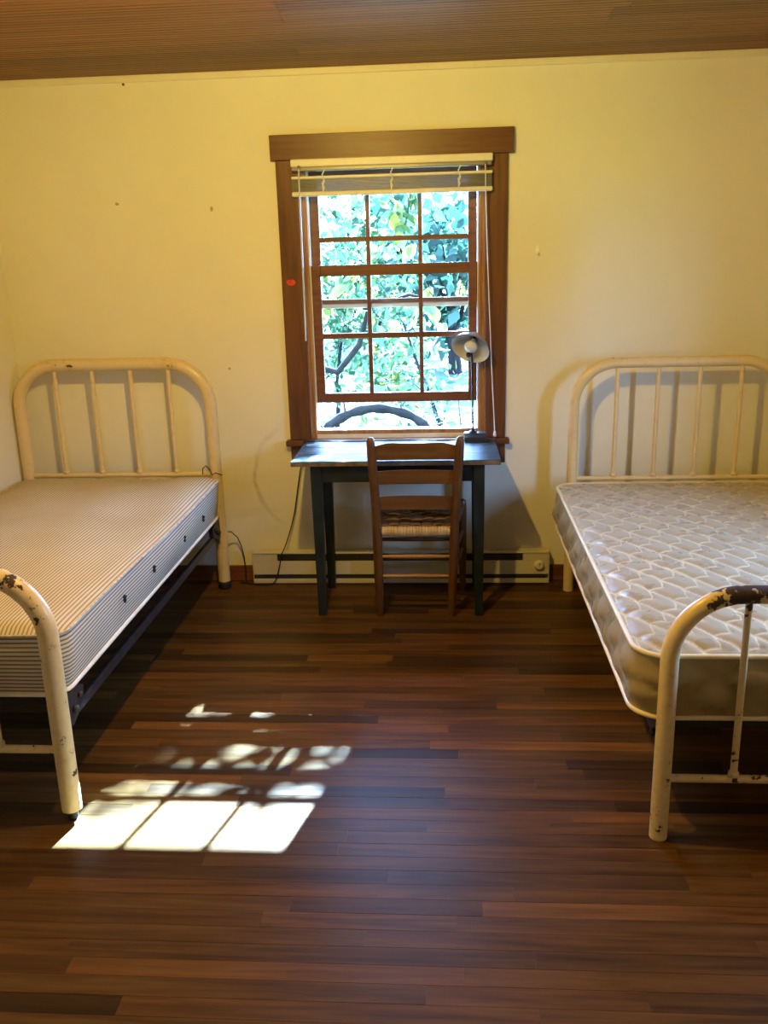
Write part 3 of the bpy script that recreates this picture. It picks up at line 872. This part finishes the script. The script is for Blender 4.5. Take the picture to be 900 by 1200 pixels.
# ------------------------------------------------------------------ ladder-back chair
def chair():
    b = empty('ladder_back_chair', (.11, -.32, 0))
    tag(b, 'brown wooden ladder-back chair with a woven seat pushed in at the desk', 'chair')
    def post(z, side):
        """rear post centre at height z"""
        top = (-.079, .309)[side]; mid = (-.064, .283)[side]; foot = (-.066, .268)[side]
        if z < .44:
            t = z / .44; x = foot + (mid - foot) * t; y = -.482 + (-.520 + .482) * t
        else:
            t = (z - .44) / (.872 - .44); x = mid + (top - mid) * t; y = -.520 + (-.588 + .520) * t ** 1.25
        return x, y, z
    for s in (0, 1):
        zs = [0, .02] + [i * .04 for i in range(1, 21)] + [.815, .835, .850, .862, .870, .8725]
        rad = []
        for z in zs:
            r = .0205 - .0055 * max(0, (.16 - z) / .16)
            if z > .80: r = .0205 - .002 * (z - .8) / .05 if z <= .850 else .0185 * math.sqrt(max(.02, 1 - ((z - .850) / .0235) ** 2))
            rad.append(r)
        MB().tube([post(z, s) for z in zs], rad, 14).build('rear_post', M['chair'], b)
    fx = (-.100, .325); fy = -.150
    for s in (0, 1):
        zs = [0, .03, .1, .2, .3, .4, .452, .464, .472, .476]
        rad = [.014, .0165, .018, .019, .0195, .0195, .019, .0175, .012, .003]
        MB().tube([(fx[s], fy, z) for z in zs], rad, 14).build('front_post', M['chair'], b)
    # three bent back slats
    for z0, z1, archh, bow in ((.765, .822, .022, .016), (.652, .712, .004, .014), (.530, .590, .003, .012)):
        mb = MB(); N = 16; top = []; bot = []
        a0, a1 = post(z0, 0), post(z0, 1); c0, c1 = post(z1, 0), post(z1, 1)
        vv = []
        for i in range(N + 1):
            t = i / N
            e = min(t, 1 - t) * 2
            if archh > .01: ar = archh * min(1, (e / .42)) ** .6 if e < .42 else archh * (1 - .25 * (1 - (1 - (e - .42) / .58) ** 2))
            else: ar = archh * math.sin(math.pi * t)
            bw = bow * math.sin(math.pi * t)
            for (p, q, dz) in ((a0, a1, -.002 * math.sin(math.pi * t)), (c0, c1, ar)):
                x = p[0] + (q[0] - p[0]) * t; y = p[1] + (q[1] - p[1]) * t
                for d in (-.0045, .0045):
                    vv.append((x, y + bw + d, p[2] + dz))
        ff = []
        for i in range(N):
            a = i * 4; c = a + 4
            ff += [(a, c, c + 2, a + 2), (a + 1, a + 3, c + 3, c + 1), (a + 2, c + 2, c + 3, a + 3), (a, a + 1, c + 1, c)]
        ff += [(0, 2, 3, 1), (N * 4, N * 4 + 1, N * 4 + 3, N * 4 + 2)]
        mb.add(vv, ff, False).build('back_slat', M['chair_x'], b)
    # rungs
    def rung(p, q, r, m):
        N = 8
        MB().tube([tuple(p[k] + (q[k] - p[k]) * i / N for k in range(3)) for i in range(N + 1)], [r * (.75 + .35 * math.sin(math.pi * i / N)) for i in range(N + 1)], 10).build('rung', m, b)
    for z in (.302, .204): rung(post(z, 0), post(z, 1), .0095, M['rung'])
    for z in (.27, .17): rung((fx[0], fy, z), (fx[1], fy, z), .0105, M['chair_x'])
    for s in (0, 1):
        for z in (.315, .225): rung(post(z, s), (fx[s], fy, z), .0095, M['chair_x'])
    # seat rails hidden in the weave, then the woven seat: wavy cords side to side
    zs = .432
    p0, p1 = post(zs, 0), post(zs, 1)
    ye = -.520
    seat = MB()
    seat.tube([(p0[0], ye, zs - .006), (p1[0], ye, zs - .006)], .012, 8)
    seat.tube([(fx[0], fy, zs), (fx[1], fy, zs)], .012, 8)
    for s in (0, 1): seat.tube([((p0, p1)[s][0], ye, zs), (fx[s], fy, zs)], .011, 8)
    so = seat.build('seat_frame', M['chair_x'], b)
    NC = 15
    for j in range(NC):
        t = (j + .5) / NC
        y = ye + .012 + (fy - ye - .02) * t
        xa = p0[0] + (fx[0] - p0[0]) * t; xb = p1[0] + (fx[1] - p1[0]) * t
        pts = []; N = 28
        for i in range(N + 1):
            u = i / N
            z = zs + .012 - .010 * math.sin(math.pi * u) * math.sin(math.pi * t) + .0055 * math.sin(u * math.pi * 7 + j * math.pi)
            pts.append((xa + (xb - xa) * u, y, z))
        MB().tube(pts, .0125, 8, flat=.55).build('seat_cord', M['splint'], b)
    # splints wrapped over the rear rail
    NW = 22
    for i in range(NW):
        u0 = (i + .06) / NW; u1 = (i + .94) / NW
        L = p1[0] - p0[0] - .040
        xa, xb = p0[0] + .020 + L * u0, p0[0] + .020 + L * u1
        sag = .004 * math.sin(math.pi * (u0 + u1) / 2)
        prof = [(ye + .016, zs + .012), (ye + .004, zs + .016), (ye - .010, zs + .010), (ye - .0145, zs - .006), (ye - .012, zs - .022 - sag), (ye - .002, zs - .027 - sag), (ye + .016, zs - .024)]
        v = [(xa, y, z) for y, z in prof] + [(xb, y, z) for y, z in prof]
        n = len(prof)
        MB().add(v, [(k, n + k, n + k + 1, k + 1) for k in range(n - 1)], True).build('seat_splint', M['splint_edge'], b)
chair()

# ------------------------------------------------------------------ baseboard heater
def heater():
    x0, x1, y = -.752, .762, -.066
    b = empty('baseboard_heater', ((x0 + x1) / 2, -.04, 0))
    tag(b, 'long cream electric baseboard heater with a round dial below the window', 'heater')
    yb = -.0135
    body = MB()
    body.box(x0 + .003, x1 - .003, -.022, yb, .006, .172)                       # back pan
    body.box(x0 + .003, x1 - .003, y + .006, -.0225, .164, .1725)             # top sheet
    body.build('back_pan', M['heater'], b)
    MB().box(x0 + .0035, x1 - .0035, y, y + .006, .054, .127, .0015).build('front_panel', M['heater'], b)
    MB().box(x0, -.622, y - .001, y + .0055, .1275, .166, .0015).build('end_cover', M['heater'], b)
    MB().box(.630, x1, y - .001, y + .0055, .1275, .166, .0015).build('end_cover', M['heater'], b)
    MB().box(x0, x0 + .003, y, yb, .006, .172).build('end_plate', M['heater'], b)
    MB().box(x1 - .003, x1, y, yb, .006, .172).build('end_plate', M['heater'], b)
    MB().box(x0 + .0035, x1 - .0035, y, y + .006, .006, .031, .0015).build('bottom_lip', M['heater'], b)
    MB().box(x0 + .0035, x1 - .0035, y - .006, y + .0055, .1665, .1735, .002).build('top_lip', M['heater'], b)
    MB().box(-.62, .628, y + .018, y + .020, .034, .160).build('dark_element', M['heater_dark'], b)
    # near-black strip standing in for the recess shade of the upper slot
    MB().box(-.62, .628, y + .001, y + .004, .1285, .1640).build('slot_shade_strip', M['heater_dark'], b)
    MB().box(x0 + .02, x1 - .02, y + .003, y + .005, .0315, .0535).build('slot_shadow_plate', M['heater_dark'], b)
    k = MB()
    k.lathe([(0.0265, 0), (.0265, .003), (.0225, .004), (.021, .015), (.018, .017), (0, .017)], (.712, y - .0002, .103), (0, -1, 0), 28)
    dial = k.build('dial', M['dial'], b)
    MB().box(.7105, .7135, y - .0185, y - .0174, .104, .120).build('pointer', M['heater_dark'], dial)
heater()

# ------------------------------------------------------------------ desk lamp and its cord
def desk_lamp():
    b = empty('desk_lamp', (.385, -.09, .750))
    tag(b, 'small desk lamp with a grey dish shade on a thin black stem', 'lamp')
    bm = MB()
    fn = lambda a, z, d: (d, a, z)
    bm.prism([(-.122, .7502), (-.056, .7502), (-.056, .789), (-.100, .789), (-.122, .772)], fn, .336, .440)
    bm.build('base', M['lamp_base'], b)
    MB().lathe([(.020, 0), (.020, .006), (.009, .008), (.009, .016)], (.377, -.080, .789), n=16).build('collar', M['lamp_black'], b)
    MB().tube([(.377, -.080, .789), (.376, -.080, .95), (.374, -.081, 1.08), (.371, -.086, 1.17), (.368, -.095, 1.178)], .0048, 10).build('stem', M['lamp_black'], b)
    MB().lathe([(0, -.012), (.010, -.010), (.012, 0), (.010, .010), (0, .012)], (.356, -.095, 1.162), (1, 0, 0), 12).build('swivel_knob', M['lamp_black'], b)
    ax = V(-.30, -.66, -.60); ax /= np.linalg.norm(ax)
    c = V(.372, -.095, 1.212)
    sh = MB()
    out = [(.012, -.062), (.022, -.060), (.027, -.044), (.032, -.034), (.056, -.022), (.080, .002), (.0925, .026), (.0935, .028)]
    inn = [(.0925, .0285), (.090, .026), (.077, .004), (.054, -.018), (.030, -.030), (.018, -.034)]
    sh.lathe(out, c, ax, 40, 0); sh.lathe(inn, c, ax, 40, 1)
    sh.build('shade', [M['lamp_shade'], M['lamp_inner']], b)
    MB().lathe([(.012, -.026), (.013, -.010), (.028, .004), (.032, .018), (.026, .032), (.012, .040), (0, .041)], c, ax, 24).build('bulb', M['bulb_off'], b)
    MB().lathe([(0, -.066), (.014, -.066), (.016, -.056), (.011, -.05)], c, ax, 16).build('socket_cap', M['lamp_black'], b)
    MB().tube([(.368, -.095, 1.178), tuple(c - ax * .045)], .0055, 8).build('yoke', M['lamp_black'], b)
    pts = [(.345, -.060, .7545), (.31, -.066, .7535), (.25, -.085, .7535), (.19, -.078, .7535), (.10, -.068, .7535), (-.02, -.066, .7535), (-.10, -.074, .7535), (-.18, -.083, .7535), (-.27, -.075, .7535), (-.36, -.070, .7535),
           (-.442, -.066, .7535), (-.452, -.064, .748), (-.456, -.058, .70), (-.466, -.045, .65), (-.482, -.038, .60), (-.502, -.036, .50), (-.522, -.036, .39), (-.543, -.038, .31), (-.566, -.044, .24), (-.585, -.060, .190), (-.598, -.0765, .165), (-.607, -.0765, .12), (-.622, -.078, .06), (-.640, -.084, .020), (-.665, -.088, .006), (-.72, -.084, .0045), (-.78, -.065, .0045), (-.83, -.045, .0045)]
    P = []
    for i in range(len(pts) - 1):
        p0, p1, p2, p3 = (V(*pts[max(0, min(len(pts) - 1, k))]) for k in (i - 1, i, i + 1, i + 2))
        for t in (0, .34, .67):
            P.append(.5 * ((2 * p1) + (p2 - p0) * t + (2 * p0 - 5 * p1 + 4 * p2 - p3) * t * t + (3 * p1 - p0 - 3 * p2 + p3) * t ** 3))
    P.append(V(*pts[-1]))
    MB().tube(P, .0030, 8).build('power_cord', M['cord_black'], b)
desk_lamp()

# thin black wire hanging on the post of the striped bed
def bed_wire():
    pts = [(-.955, -.130, .606), (-.952, -.135, .635), (-.935, -.138, .650), (-.915, -.142, .632), (-.905, -.146, .606), (-.885, -.1445, .615), (-.860, -.125, .60)]
    o = MB().tube(pts, .0026, 8).build('wire_loop', M['cord_black'], None, (-.91, -.10, .60))
    tag(o, 'short black wire looped over the headboard corner above the striped mattress', 'wire')
    pts = [(-.858, -.105, .300), (-.846, -.085, .292), (-.826, -.045, .25), (-.812, -.035, .20), (-.803, -.028, .14), (-.801, -.022, .085), (-.80, -.030, .02), (-.80, -.034, .003)]
    o = MB().tube(pts, .0028, 8).build('loose_cable', M['cord_black'], None, (-.80, -.03, 0))
    tag(o, 'thin black cord hanging behind the bed post down to the baseboard', 'cable')
bed_wire()

# ------------------------------------------------------------------ raised blind
def blind():
    b = empty('window_blind', (.006, -.04, 1.89))
    tag(b, 'raised cream mini blind stacked at the top of the window', 'blind')
    x0, x1 = -.450, .465
    MB().box(x0, x1, -.062, -.0205, 2.020, 2.0535, .003).build('head_rail', M['blind'], b)
    MB().box(x0 + .004, x1 - .004, -.060, -.0225, 2.003, 2.0195, .002).build('valance_lip', M['blind_grey'], b)
    n = 11
    for i in range(n):
        z = 1.9138 + i * .0049
        tilt = rnd.uniform(-.001, .001)
        MB().box(x0 + .003, x1 - .003, -.059, -.027, z, z + .0034, .0008).build('slat', M['blind_grey'], b)
    MB().box(x0 + .001, x1 - .001, -.061, -.025, 1.968, 1.980, .002).build('top_slat', M['blind'], b)
    MB().box(x0, x1, -.062, -.024, 1.893, 1.913, .004).build('bottom_rail', M['blind'], b)
    for x in (-.302, .010, .315):
        mb = MB()
        mb.tube([(x + .006, -.0625, 2.004), (x + .002, -.0640, 1.995), (x - .004, -.0640, 1.985), (x, -.0645, 1.975), (x + .006, -.0665, 1.955), (x - .004, -.0665, 1.935), (x, -.0645, 1.905)], .0030, 6)
        mb.tube([(x - .008, -.0645, 1.978), (x + .004, -.0675, 1.962), (x - .006, -.067, 1.946), (x + .005, -.0665, 1.930), (x - .004, -.0645, 1.912)], .0032, 6)
        mb.build('ladder_cord', M['cord_white'], b)
    MB().tube([(-.412, -.066, 2.016), (-.413, -.067, 1.95), (-.415, -.068, 1.60), (-.418, -.066, 1.240)], .0042, 8).build('tilt_wand', M['wand'], b)
    MB().lathe([(0, 0), (.007, 0), (.007, .010), (.003, .014)], (-.412, -.0655, 2.012), n=10).build('wand_hook', M['blind_grey'], b)
    MB().tube([(.432, -.066, 2.010), (.434, -.067, 1.90), (.446, -.067, 1.55), (.466, -.067, 1.10), (.483, -.0665, .79)], .0022, 8).build('pull_cord', M['cord_white'], b)
    MB().lathe([(0, 0), (.0065, .001), (.008, .010), (.0035, .030), (0, .031)], (.4835, -.0665, .762), n=12).build('tassel', M['cord_white'], b)
    MB().lathe([(0, 0), (.008, 0), (.008, .008), (.004, .010)], (.432, -.064, 2.006), n=10).build('cord_lock', M['blind_grey'], b)
blind()

# ------------------------------------------------------------------ small marks on wall and casing
def marks():
    poly = [(-.015, 0), (-.011, .005), (-.004, .0065), (.001, .0045), (.007, .007), (.014, .003), (.016, -.001), (.010, -.006), (.002, -.0075), (-.008, -.006)]
    fn = lambda a, z, d: (-.483 + a * 1.5, d, 1.512 + z * 2.0)
    o = MB().prism(poly, fn, -.0212, -.0202).build('red_mark', M['red'], win)
    o['label'] = 'small red smear on the side casing'
    h = empty('wall_hook', (.678, 0, 1.629))
    tag(h, 'small cream adhesive hook on the wall above the quilted bed', 'hook')
    pl = [(.0085 * math.cos(t), .024 * math.sin(t)) for t in np.linspace(0, 2 * math.pi, 20, endpoint=False)]
    MB().prism(pl, lambda a, z, d: (.678 + a, d, 1.629 + z), -.0045, -.0002).build('plate', M['hook'], h)
    MB().tube([(.678, -.0045, 1.624), (.678, -.010, 1.612), (.678, -.016, 1.609), (.678, -.020, 1.615), (.678, -.0205, 1.622)], .0035, 8).build('hook_arm', M['hook'], h)
    for (x, z, r, lab) in ((-1.206, 2.402, .006, 'tiny dark nail high on the wall just under the ceiling'),
                           ):
        o = MB().lathe([(0, -.010), (r, -.010), (r, -.0075), (.003, -.0075), (.003, 0)], (x, 0, z), (0, 1, 0), 10).build('wall_nail', M['nail'], None, (x, 0, z))
        tag(o, lab, 'nail')
    for (x, z, rx, rz, lab) in ((-1.295, 1.890, .010, .007, 'small brown patch on the wall high above the striped bed, farther from the window'), (-.844, 1.854, .008, .012, 'small brown patch on the wall beside the upper window casing'), (-.814, 1.108, .007, .007, 'small brown patch on the wall beside the headboard of the striped bed')):
        n = 12
        P = [(rx * math.cos(t) * rnd.uniform(.7, 1.1), rz * math.sin(t) * rnd.uniform(.7, 1.1)) for t in np.linspace(0, 2 * math.pi, n, endpoint=False)]
        o = MB().prism(P, lambda a, zz, d: (x + a, d, z + zz), -.0016, -.0001).build('spackle_patch', M['hole'], None, (x, 0, z))
        tag(o, lab, 'wall patch')
marks()

# ------------------------------------------------------------------ ceiling bulb that lights the room
def ceiling_lamp():
    x, y, z = BULB_AT
    b = empty('ceiling_light', (x, y, H))
    tag(b, 'bare bulb in a porcelain holder on the beadboard ceiling', 'light')
    MB().lathe([(.058, -.0005), (.058, -.012), (.045, -.030), (.030, -.045), (.028, -.062), (.016, -.064)], (x, y, H), n=28).build('lampholder', M['porcelain'], b)
    m = bpy.data.materials.new('lit_bulb'); m.use_nodes = True
    nt = m.node_tree; nt.nodes.clear()
    out = nd(nt, 'ShaderNodeOutputMaterial')
    em = nd(nt, 'ShaderNodeEmission', Color=(*BULB_COLOR, 1), Strength=12.0)
    tr = nd(nt, 'ShaderNodeBsdfTransparent')
    ad = nd(nt, 'ShaderNodeAddShader', i0=em.outputs[0], i1=tr.outputs[0])
    nt.links.new(ad.outputs[0], out.inputs[0])
    MB().lathe([(.014, .068), (.016, .052), (.030, .030), (.034, .008), (.030, -.012), (.018, -.026), (0, -.031)], (x, y, z), n=20).build('bulb', m, b)
    d = bpy.data.lights.new('bulb_light', 'POINT')
    d.energy = BULB_POWER; d.color = BULB_COLOR; d.shadow_soft_size = .028
    o = bpy.data.objects.new('bulb_light', d)
    COL.objects.link(o); o.parent = b; o.location = (0, 0, z - H)
ceiling_lamp()

# ------------------------------------------------------------------ added roof overhangs, out of view, that cut sun and high sky
struct(MB().box(XL - .6, XR + .6, WT + .001, .60, 2.331, 2.42, .004).build('sun_cut_eave', M['sill_paint']), 'added painted roof eave above the window that cuts off the sun')
struct(MB().box(XR + WT + .001, XR + .60, YB - .6, WT, 2.331, 2.42, .004).build('sky_cut_eave', M['sill_paint']), 'added painted roof eave that hides the high sky from the side window')

# ------------------------------------------------------------------ the yard outside
def ground_z(x, y):
    return -.55 + .055 * max(0, y - 3) + .06 * math.sin(x * .9 + y * .5)
def yard():
    nx, ny = 44, 50
    v = []
    for j in range(ny + 1):
        for i in range(nx + 1):
            x = -16 + 36 * i / nx; y = -14 + 42 * j / ny
            v.append((x, y, ground_z(x, y)))
    W = nx + 1
    mb = MB().add(v, [(j * W + i, j * W + i + 1, (j + 1) * W + i + 1, (j + 1) * W + i) for j in range(ny) for i in range(nx)], True)
    for q, f in enumerate(mb.f):
        cx = sum(mb.v[i][0] for i in f) / 4; cy = sum(mb.v[i][1] for i in f) / 4
        if cx > 2.7 and cy < 2.0: mb.mi[q] = 1  # unseen side yard takes the added bounce colour
    o = mb.build('ground', [M['ground'], M['bounce_lawn']])
    struct(o, 'sunlit yard of grass and bare earth outside the window')
yard()

def sky_block_hedge():
    """added unseen wall of greenery that blocks the low sky from the side window"""
    rg = np.random.default_rng(3)
    n, m = 90, 18
    v = []
    for i in range(n + 1):
        y = -13.5 + 17 * i / n
        for k in range(m + 1):
            a = math.pi * k / m
            r = 1 + .08 * rg.normal()
            x = 11.4 - .75 * math.cos(a) * r; z = ground_z(11, y) - .05 + 2.95 * min(1, math.sin(a) * 1.35) * (1 + .03 * rg.normal()) * r ** .3
            v.append((x, y + .05 * rg.normal(), z))
    W = m + 1
    mb = MB().add(v, [(i * W + k, i * W + k + 1, (i + 1) * W + k + 1, (i + 1) * W + k) for i in range(n) for k in range(m)], False, 0, .35)
    o = mb.build('sky_block_hedge', M['leaf'], None, (11.4, -5, -.55))  # added out of view to hold back light from the low sky
    tag(o, 'added long dark green leaf wall that blocks low sky from the side window', 'sky_block_hedge')
sky_block_hedge()

def leaf_cloud(mb, rg, centers, radius, count, size, tone=(0, 1), droop=.3):
    """count leaves scattered round the centres; each leaf a folded four-cornered blade"""
    C = np.array(centers)
    for k in range(count):
        c = C[rg.integers(len(C))]
        p = c + rg.normal(size=3) * radius
        s = size * rg.uniform(.6, 1.4)
        a = rg.normal(size=3); a[2] -= droop; a /= np.linalg.norm(a)
        n = rg.normal(size=3); n -= a * (n @ a); n /= np.linalg.norm(n)
        w = np.cross(a, n)
        mb.add([p, p + a * s * .45 + w * s * .27 + n * s * .06, p + a * s, p + a * s * .45 - w * s * .27 + n * s * .06],
               [(0, 1, 2), (0, 2, 3)], False, 0, float(rg.uniform(*tone)) + 1e-4)

def grow(rg, start, direction, length, r0, depth, out, tips, bend=.25):
    """recursive branch; collects tubes and leaf tips"""
    n = 6; p = V(*start); d = V(*direction); d /= np.linalg.norm(d)
    pts = [p.copy()]; rad = [r0]
    for i in range(n):
        d = d + rg.normal(size=3) * bend / n * 2; d /= np.linalg.norm(d)
        p = p + d * length / n
        pts.append(p.copy()); rad.append(r0 * (1 - .6 * (i + 1) / n))
    out.append((pts, rad))
    if depth == 0:
        tips += pts[2:]; return
    for _ in range(3 if depth > 1 else 4):
        i = rg.integers(2, n + 1)
        dd = d + rg.normal(size=3) * .75
        grow(rg, pts[i], dd, length * rg.uniform(.5, .75), rad[i] * .6, depth - 1, out, tips, bend * 1.2)
    tips.append(pts[-1])

def tree(name, label, cat, base, height, lean, leaves, size, mat, seed, spread=.28, r0=.07, depth=2, bark='bark', group=None, tone=(0, 1), limit=None):
    rg = np.random.default_rng(seed)
    bz = ground_z(base[0], base[1]) if len(base) == 2 else base[2]
    b = empty(name, (base[0], base[1], bz))
    tag(b, label, cat, group)
    out = []; tips = []
    grow(rg, (base[0], base[1], bz - .02), lean, height, r0, depth, out, tips)
    t = MB()
    for pts, rad in out: t.tube(pts, rad, 7, False)
    t.build('branches', M[bark], b)
    if leaves:
        lm = MB()
        leaf_cloud(lm, rg, tips, spread, leaves, size, tone)
        if limit:
            pass
        o = lm.build('foliage', M[mat], b); o['kind'] = 'stuff'
    return b

G = 'trees and shrubs in the yard'
tree('broadleaf_tree', 'dark leafy tree farthest left of those beyond the window panes', 'tree', (-2.4, 7.5), 2.0, (.12, 0, 1), 650, .22, 'leaf_teal', 11, .42, .11, 2, 'bark', G)
tree('broadleaf_tree', 'blue-green leafy tree in the middle distance behind the window muntins', 'tree', (.4, 10.0), 1.35, (-.1, 0, 1), 950, .26, 'leaf_teal', 12, .5, .12, 2, 'bark', G)
tree('broadleaf_tree', 'tall green tree standing far behind the others outside the window', 'tree', (-1.2, 14.5), 1.9, (.05, 0, 1), 900, .34, 'leaf', 13, .7, .16, 2, 'bark', G)
tree('leafy_shrub', 'yellow-green shrub seen through the upper row of the lower sash', 'shrub', (.25, 4.8), 1.5, (-.15, -.1, 1), 700, .12, 'leaf_pale', 14, .26, .028, 2, 'bark', G)
tree('leafy_shrub', 'green shrub seen low behind the panes nearest the left casing', 'shrub', (-1.0, 5.6), 1.3, (.25, 0, 1), 800, .12, 'leaf', 15, .28, .03, 2, 'bark', G)
tree('leafy_shrub', 'grey twiggy shrub seen low beside the desk lamp stem', 'shrub', (.42, 3.6), .95, (-.1, 0, 1), 260, .07, 'leaf_teal', 16, .12, .016, 3, 'bark_pale', G)
# arched bough low in the gap under the raised sash
def bough():
    pts = [(-.90, 3.05, -.55), (-.86, 3.03, -.1), (-.76, 3.0, .215), (-.63, 3.0, .325), (-.45, 3.0, .392), (-.27, 3.0, .400), (-.06, 3.0, .345), (.085, 3.0, .235), (.22, 3.02, .02), (.30, 3.05, -.25), (.33, 3.08, -.56)]
    mb = MB()
    P = []
    for i in range(len(pts) - 1):
        p0, p1, p2, p3 = (V(*pts[max(0, min(len(pts) - 1, k))]) for k in (i - 1, i, i + 1, i + 2))
        for t in (0, .25, .5, .75):
            P.append(.5 * ((2 * p1) + (p2 - p0) * t + (2 * p0 - 5 * p1 + 4 * p2 - p3) * t * t + (3 * p1 - p0 - 3 * p2 + p3) * t ** 3))
    P.append(V(*pts[-1]))
    rg = np.random.default_rng(5)
    mb.tube(P, [.040 + .006 * math.sin(i * 1.7) for i in range(len(P))], 10)
    b = mb.build('arched_bough', M['bark'], None, (-.27, 3.0, -.55))
    tag(b, 'thick bare bough arching low in the gap under the raised sash', 'branch')
    for k in range(5):
        i = 8 + 5 * k; d = rg.normal(size=3) * (.2, .15, .08) + V(.1, 0, .16)
        MB().tube([P[i], P[i] + d * .6, P[i] + d * 1.3 + rg.normal(size=3) * .04], [.010, .007, .003], 6).build('twig', M['bark_pale'], b)
bough()

# near bough whose single leaves can be told apart through the panes
def near_bough():
    rg = np.random.default_rng(21)
    b = empty('near_branch', (-.85, 2.0, 1.0))
    tag(b, 'close leafy branch crossing the window panes with single yellow-green leaves', 'branch')
    main = [V(-1.4, 2.1, 2.3), V(-.9, 2.05, 1.62), V(-.6, 2.0, 1.33), V(-.3, 2.0, 1.27), V(.0, 1.95, 1.36), V(.3, 1.9, 1.30), V(.75, 1.9, 1.5)]
    st = MB().tube(main, [.022, .018, .015, .012, .010, .008, .006], 8)
    up = [V(.55, 2.4, 2.9), V(.3, 2.3, 2.4), V(.02, 2.2, 2.05), V(-.03, 2.2, 1.82)]
    st.tube(up, [.014, .010, .007, .004], 8)
    lo = [V(-1.3, 2.3, .7), V(-.8, 2.3, .86), V(-.55, 2.25, .80), V(-.38, 2.2, 1.0), V(-.30, 2.1, 1.25)]
    st.tube(lo, [.030, .028, .026, .022, .014], 8)
    tw = []
    for _ in range(16):
        i = rg.integers(1, 6); t = rg.uniform()
        p = main[i] * (1 - t) + main[min(i + 1, 6)] * t
        q = p + rg.normal(size=3) * (.16, .12, .16)
        st.tube([p, (p + q) / 2 + rg.normal(size=3) * .02, q], [.005, .004, .002], 5); tw.append((p, q))
    for _ in range(9):
        t = rg.uniform(.3, 1); i = rg.integers(1, 3)
        p = up[i] * (1 - t) + up[i + 1] * t; tw.append((p, p + rg.normal(size=3) * .10))
    st.build('stem', M['bark'], b)
    me = {}
    for k, (mat, tn) in enumerate((('leaf_pale', .25), ('leaf_pale', .75), ('leaf_pale', .98), ('leaf', .8))):
        N = 6; v = []; f = []
        for i in range(N + 1):
            t = i / N; w = .30 * math.sin(math.pi * min(1, t * .93 + .04)) ** .8
            z = -.16 * t * t
            v += [(-w, t, z + .07 * w / .3), (0, t, z), (w, t, z + .07 * w / .3)]
        for i in range(N):
            a = i * 3
            f += [(a, a + 1, a + 4, a + 3), (a + 1, a + 2, a + 5, a + 4)]
        mb = MB(); mb.add(v, f, True, 0, tn)
        o = mb.build('leaf_shape', M[mat]); me[k] = o.data
        bpy.data.objects.remove(o)
    for k in range(95):
        p, q = tw[rg.integers(len(tw))]; t = rg.uniform(.3, 1.05)
        c = p + (q - p) * t
        o = bpy.data.objects.new('leaf', me[int(rg.choice(4, p=(.3, .3, .15, .25)))])
        COL.objects.link(o); o.parent = b
        o.location = c - ORG[b.name]
        o.rotation_euler = (rg.uniform(-1.6, -.2), rg.uniform(-.7, .7), rg.uniform(0, 6.28))
        s = rg.uniform(.07, .14); o.scale = (s, s, s)
near_bough()

# tall shade tree outside the picture whose crown filters the sun on the window
def shade_tree():
    rg = np.random.default_rng(33)
    bx, by = 4.6, 5.6; bz = ground_z(bx, by)
    b = empty('shade_tree', (bx, by, bz))
    tag(b, 'tall spreading shade tree that throws leaf shade on the window', 'tree', G)
    t = MB()
    t.tube([(bx, by, bz - .02), (bx - .1, by, 1.5), (bx - .35, by - .2, 3.2), (bx - .6, by - .3, 4.6), (bx - .7, by - .3, 6.0)], [.20, .17, .14, .10, .05], 10)
    limb = [(bx - .35, by - .2, 3.2), (3.4, 5.0, 3.9), (2.4, 4.5, 4.35), (1.3, 4.1, 4.6), (.3, 3.9, 4.7), (-.5, 3.8, 4.7)]
    t.tube(limb, [.10, .08, .06, .045, .03, .015], 8)
    lm = MB()
    sd_ = SUN_DIR
    # leaves sprayed along the limb; its crown top sits just under the sun's path to the upper panes
    n = 0
    while n < 5200:
        y = 4.1 + rg.normal() * .55
        x = rg.uniform(-.9, 3.4); z = rg.uniform(3.6, 5.6)
        # where would this leaf's shadow meet the window plane?
        wx = x - y * sd_.x; wz = z - y * sd_.z
        crown_top = 1.625 + .05 * math.sin(wx * 9 + 1.0) + (.20 * max(0, (-.16 - wx) / .25) if wx < -.16 else 0)
        if wz > crown_top:
            if not (wz < 2.2 and wx < -.1 and rg.uniform() < .06): continue
        if wz < .35: continue
        s = .12 * rg.uniform(.6, 1.3)
        a = rg.normal(size=3); a[2] -= .4; a /= np.linalg.norm(a)
        q = rg.normal(size=3); q -= a * (q @ a); q /= np.linalg.norm(q); w = np.cross(a, q); p = V(x, y, z)
        lm.add([p, p + a * s * .45 + w * s * .3 + q * s * .06, p + a * s, p + a * s * .45 - w * s * .3 + q * s * .06], [(0, 1, 2), (0, 2, 3)], False, 0, float(rg.uniform(0, 1)) + 1e-4)
        n += 1
    t.build('branches', M['bark'], b)
    o = lm.build('foliage', M['leaf'], b); o['kind'] = 'stuff'
shade_tree()
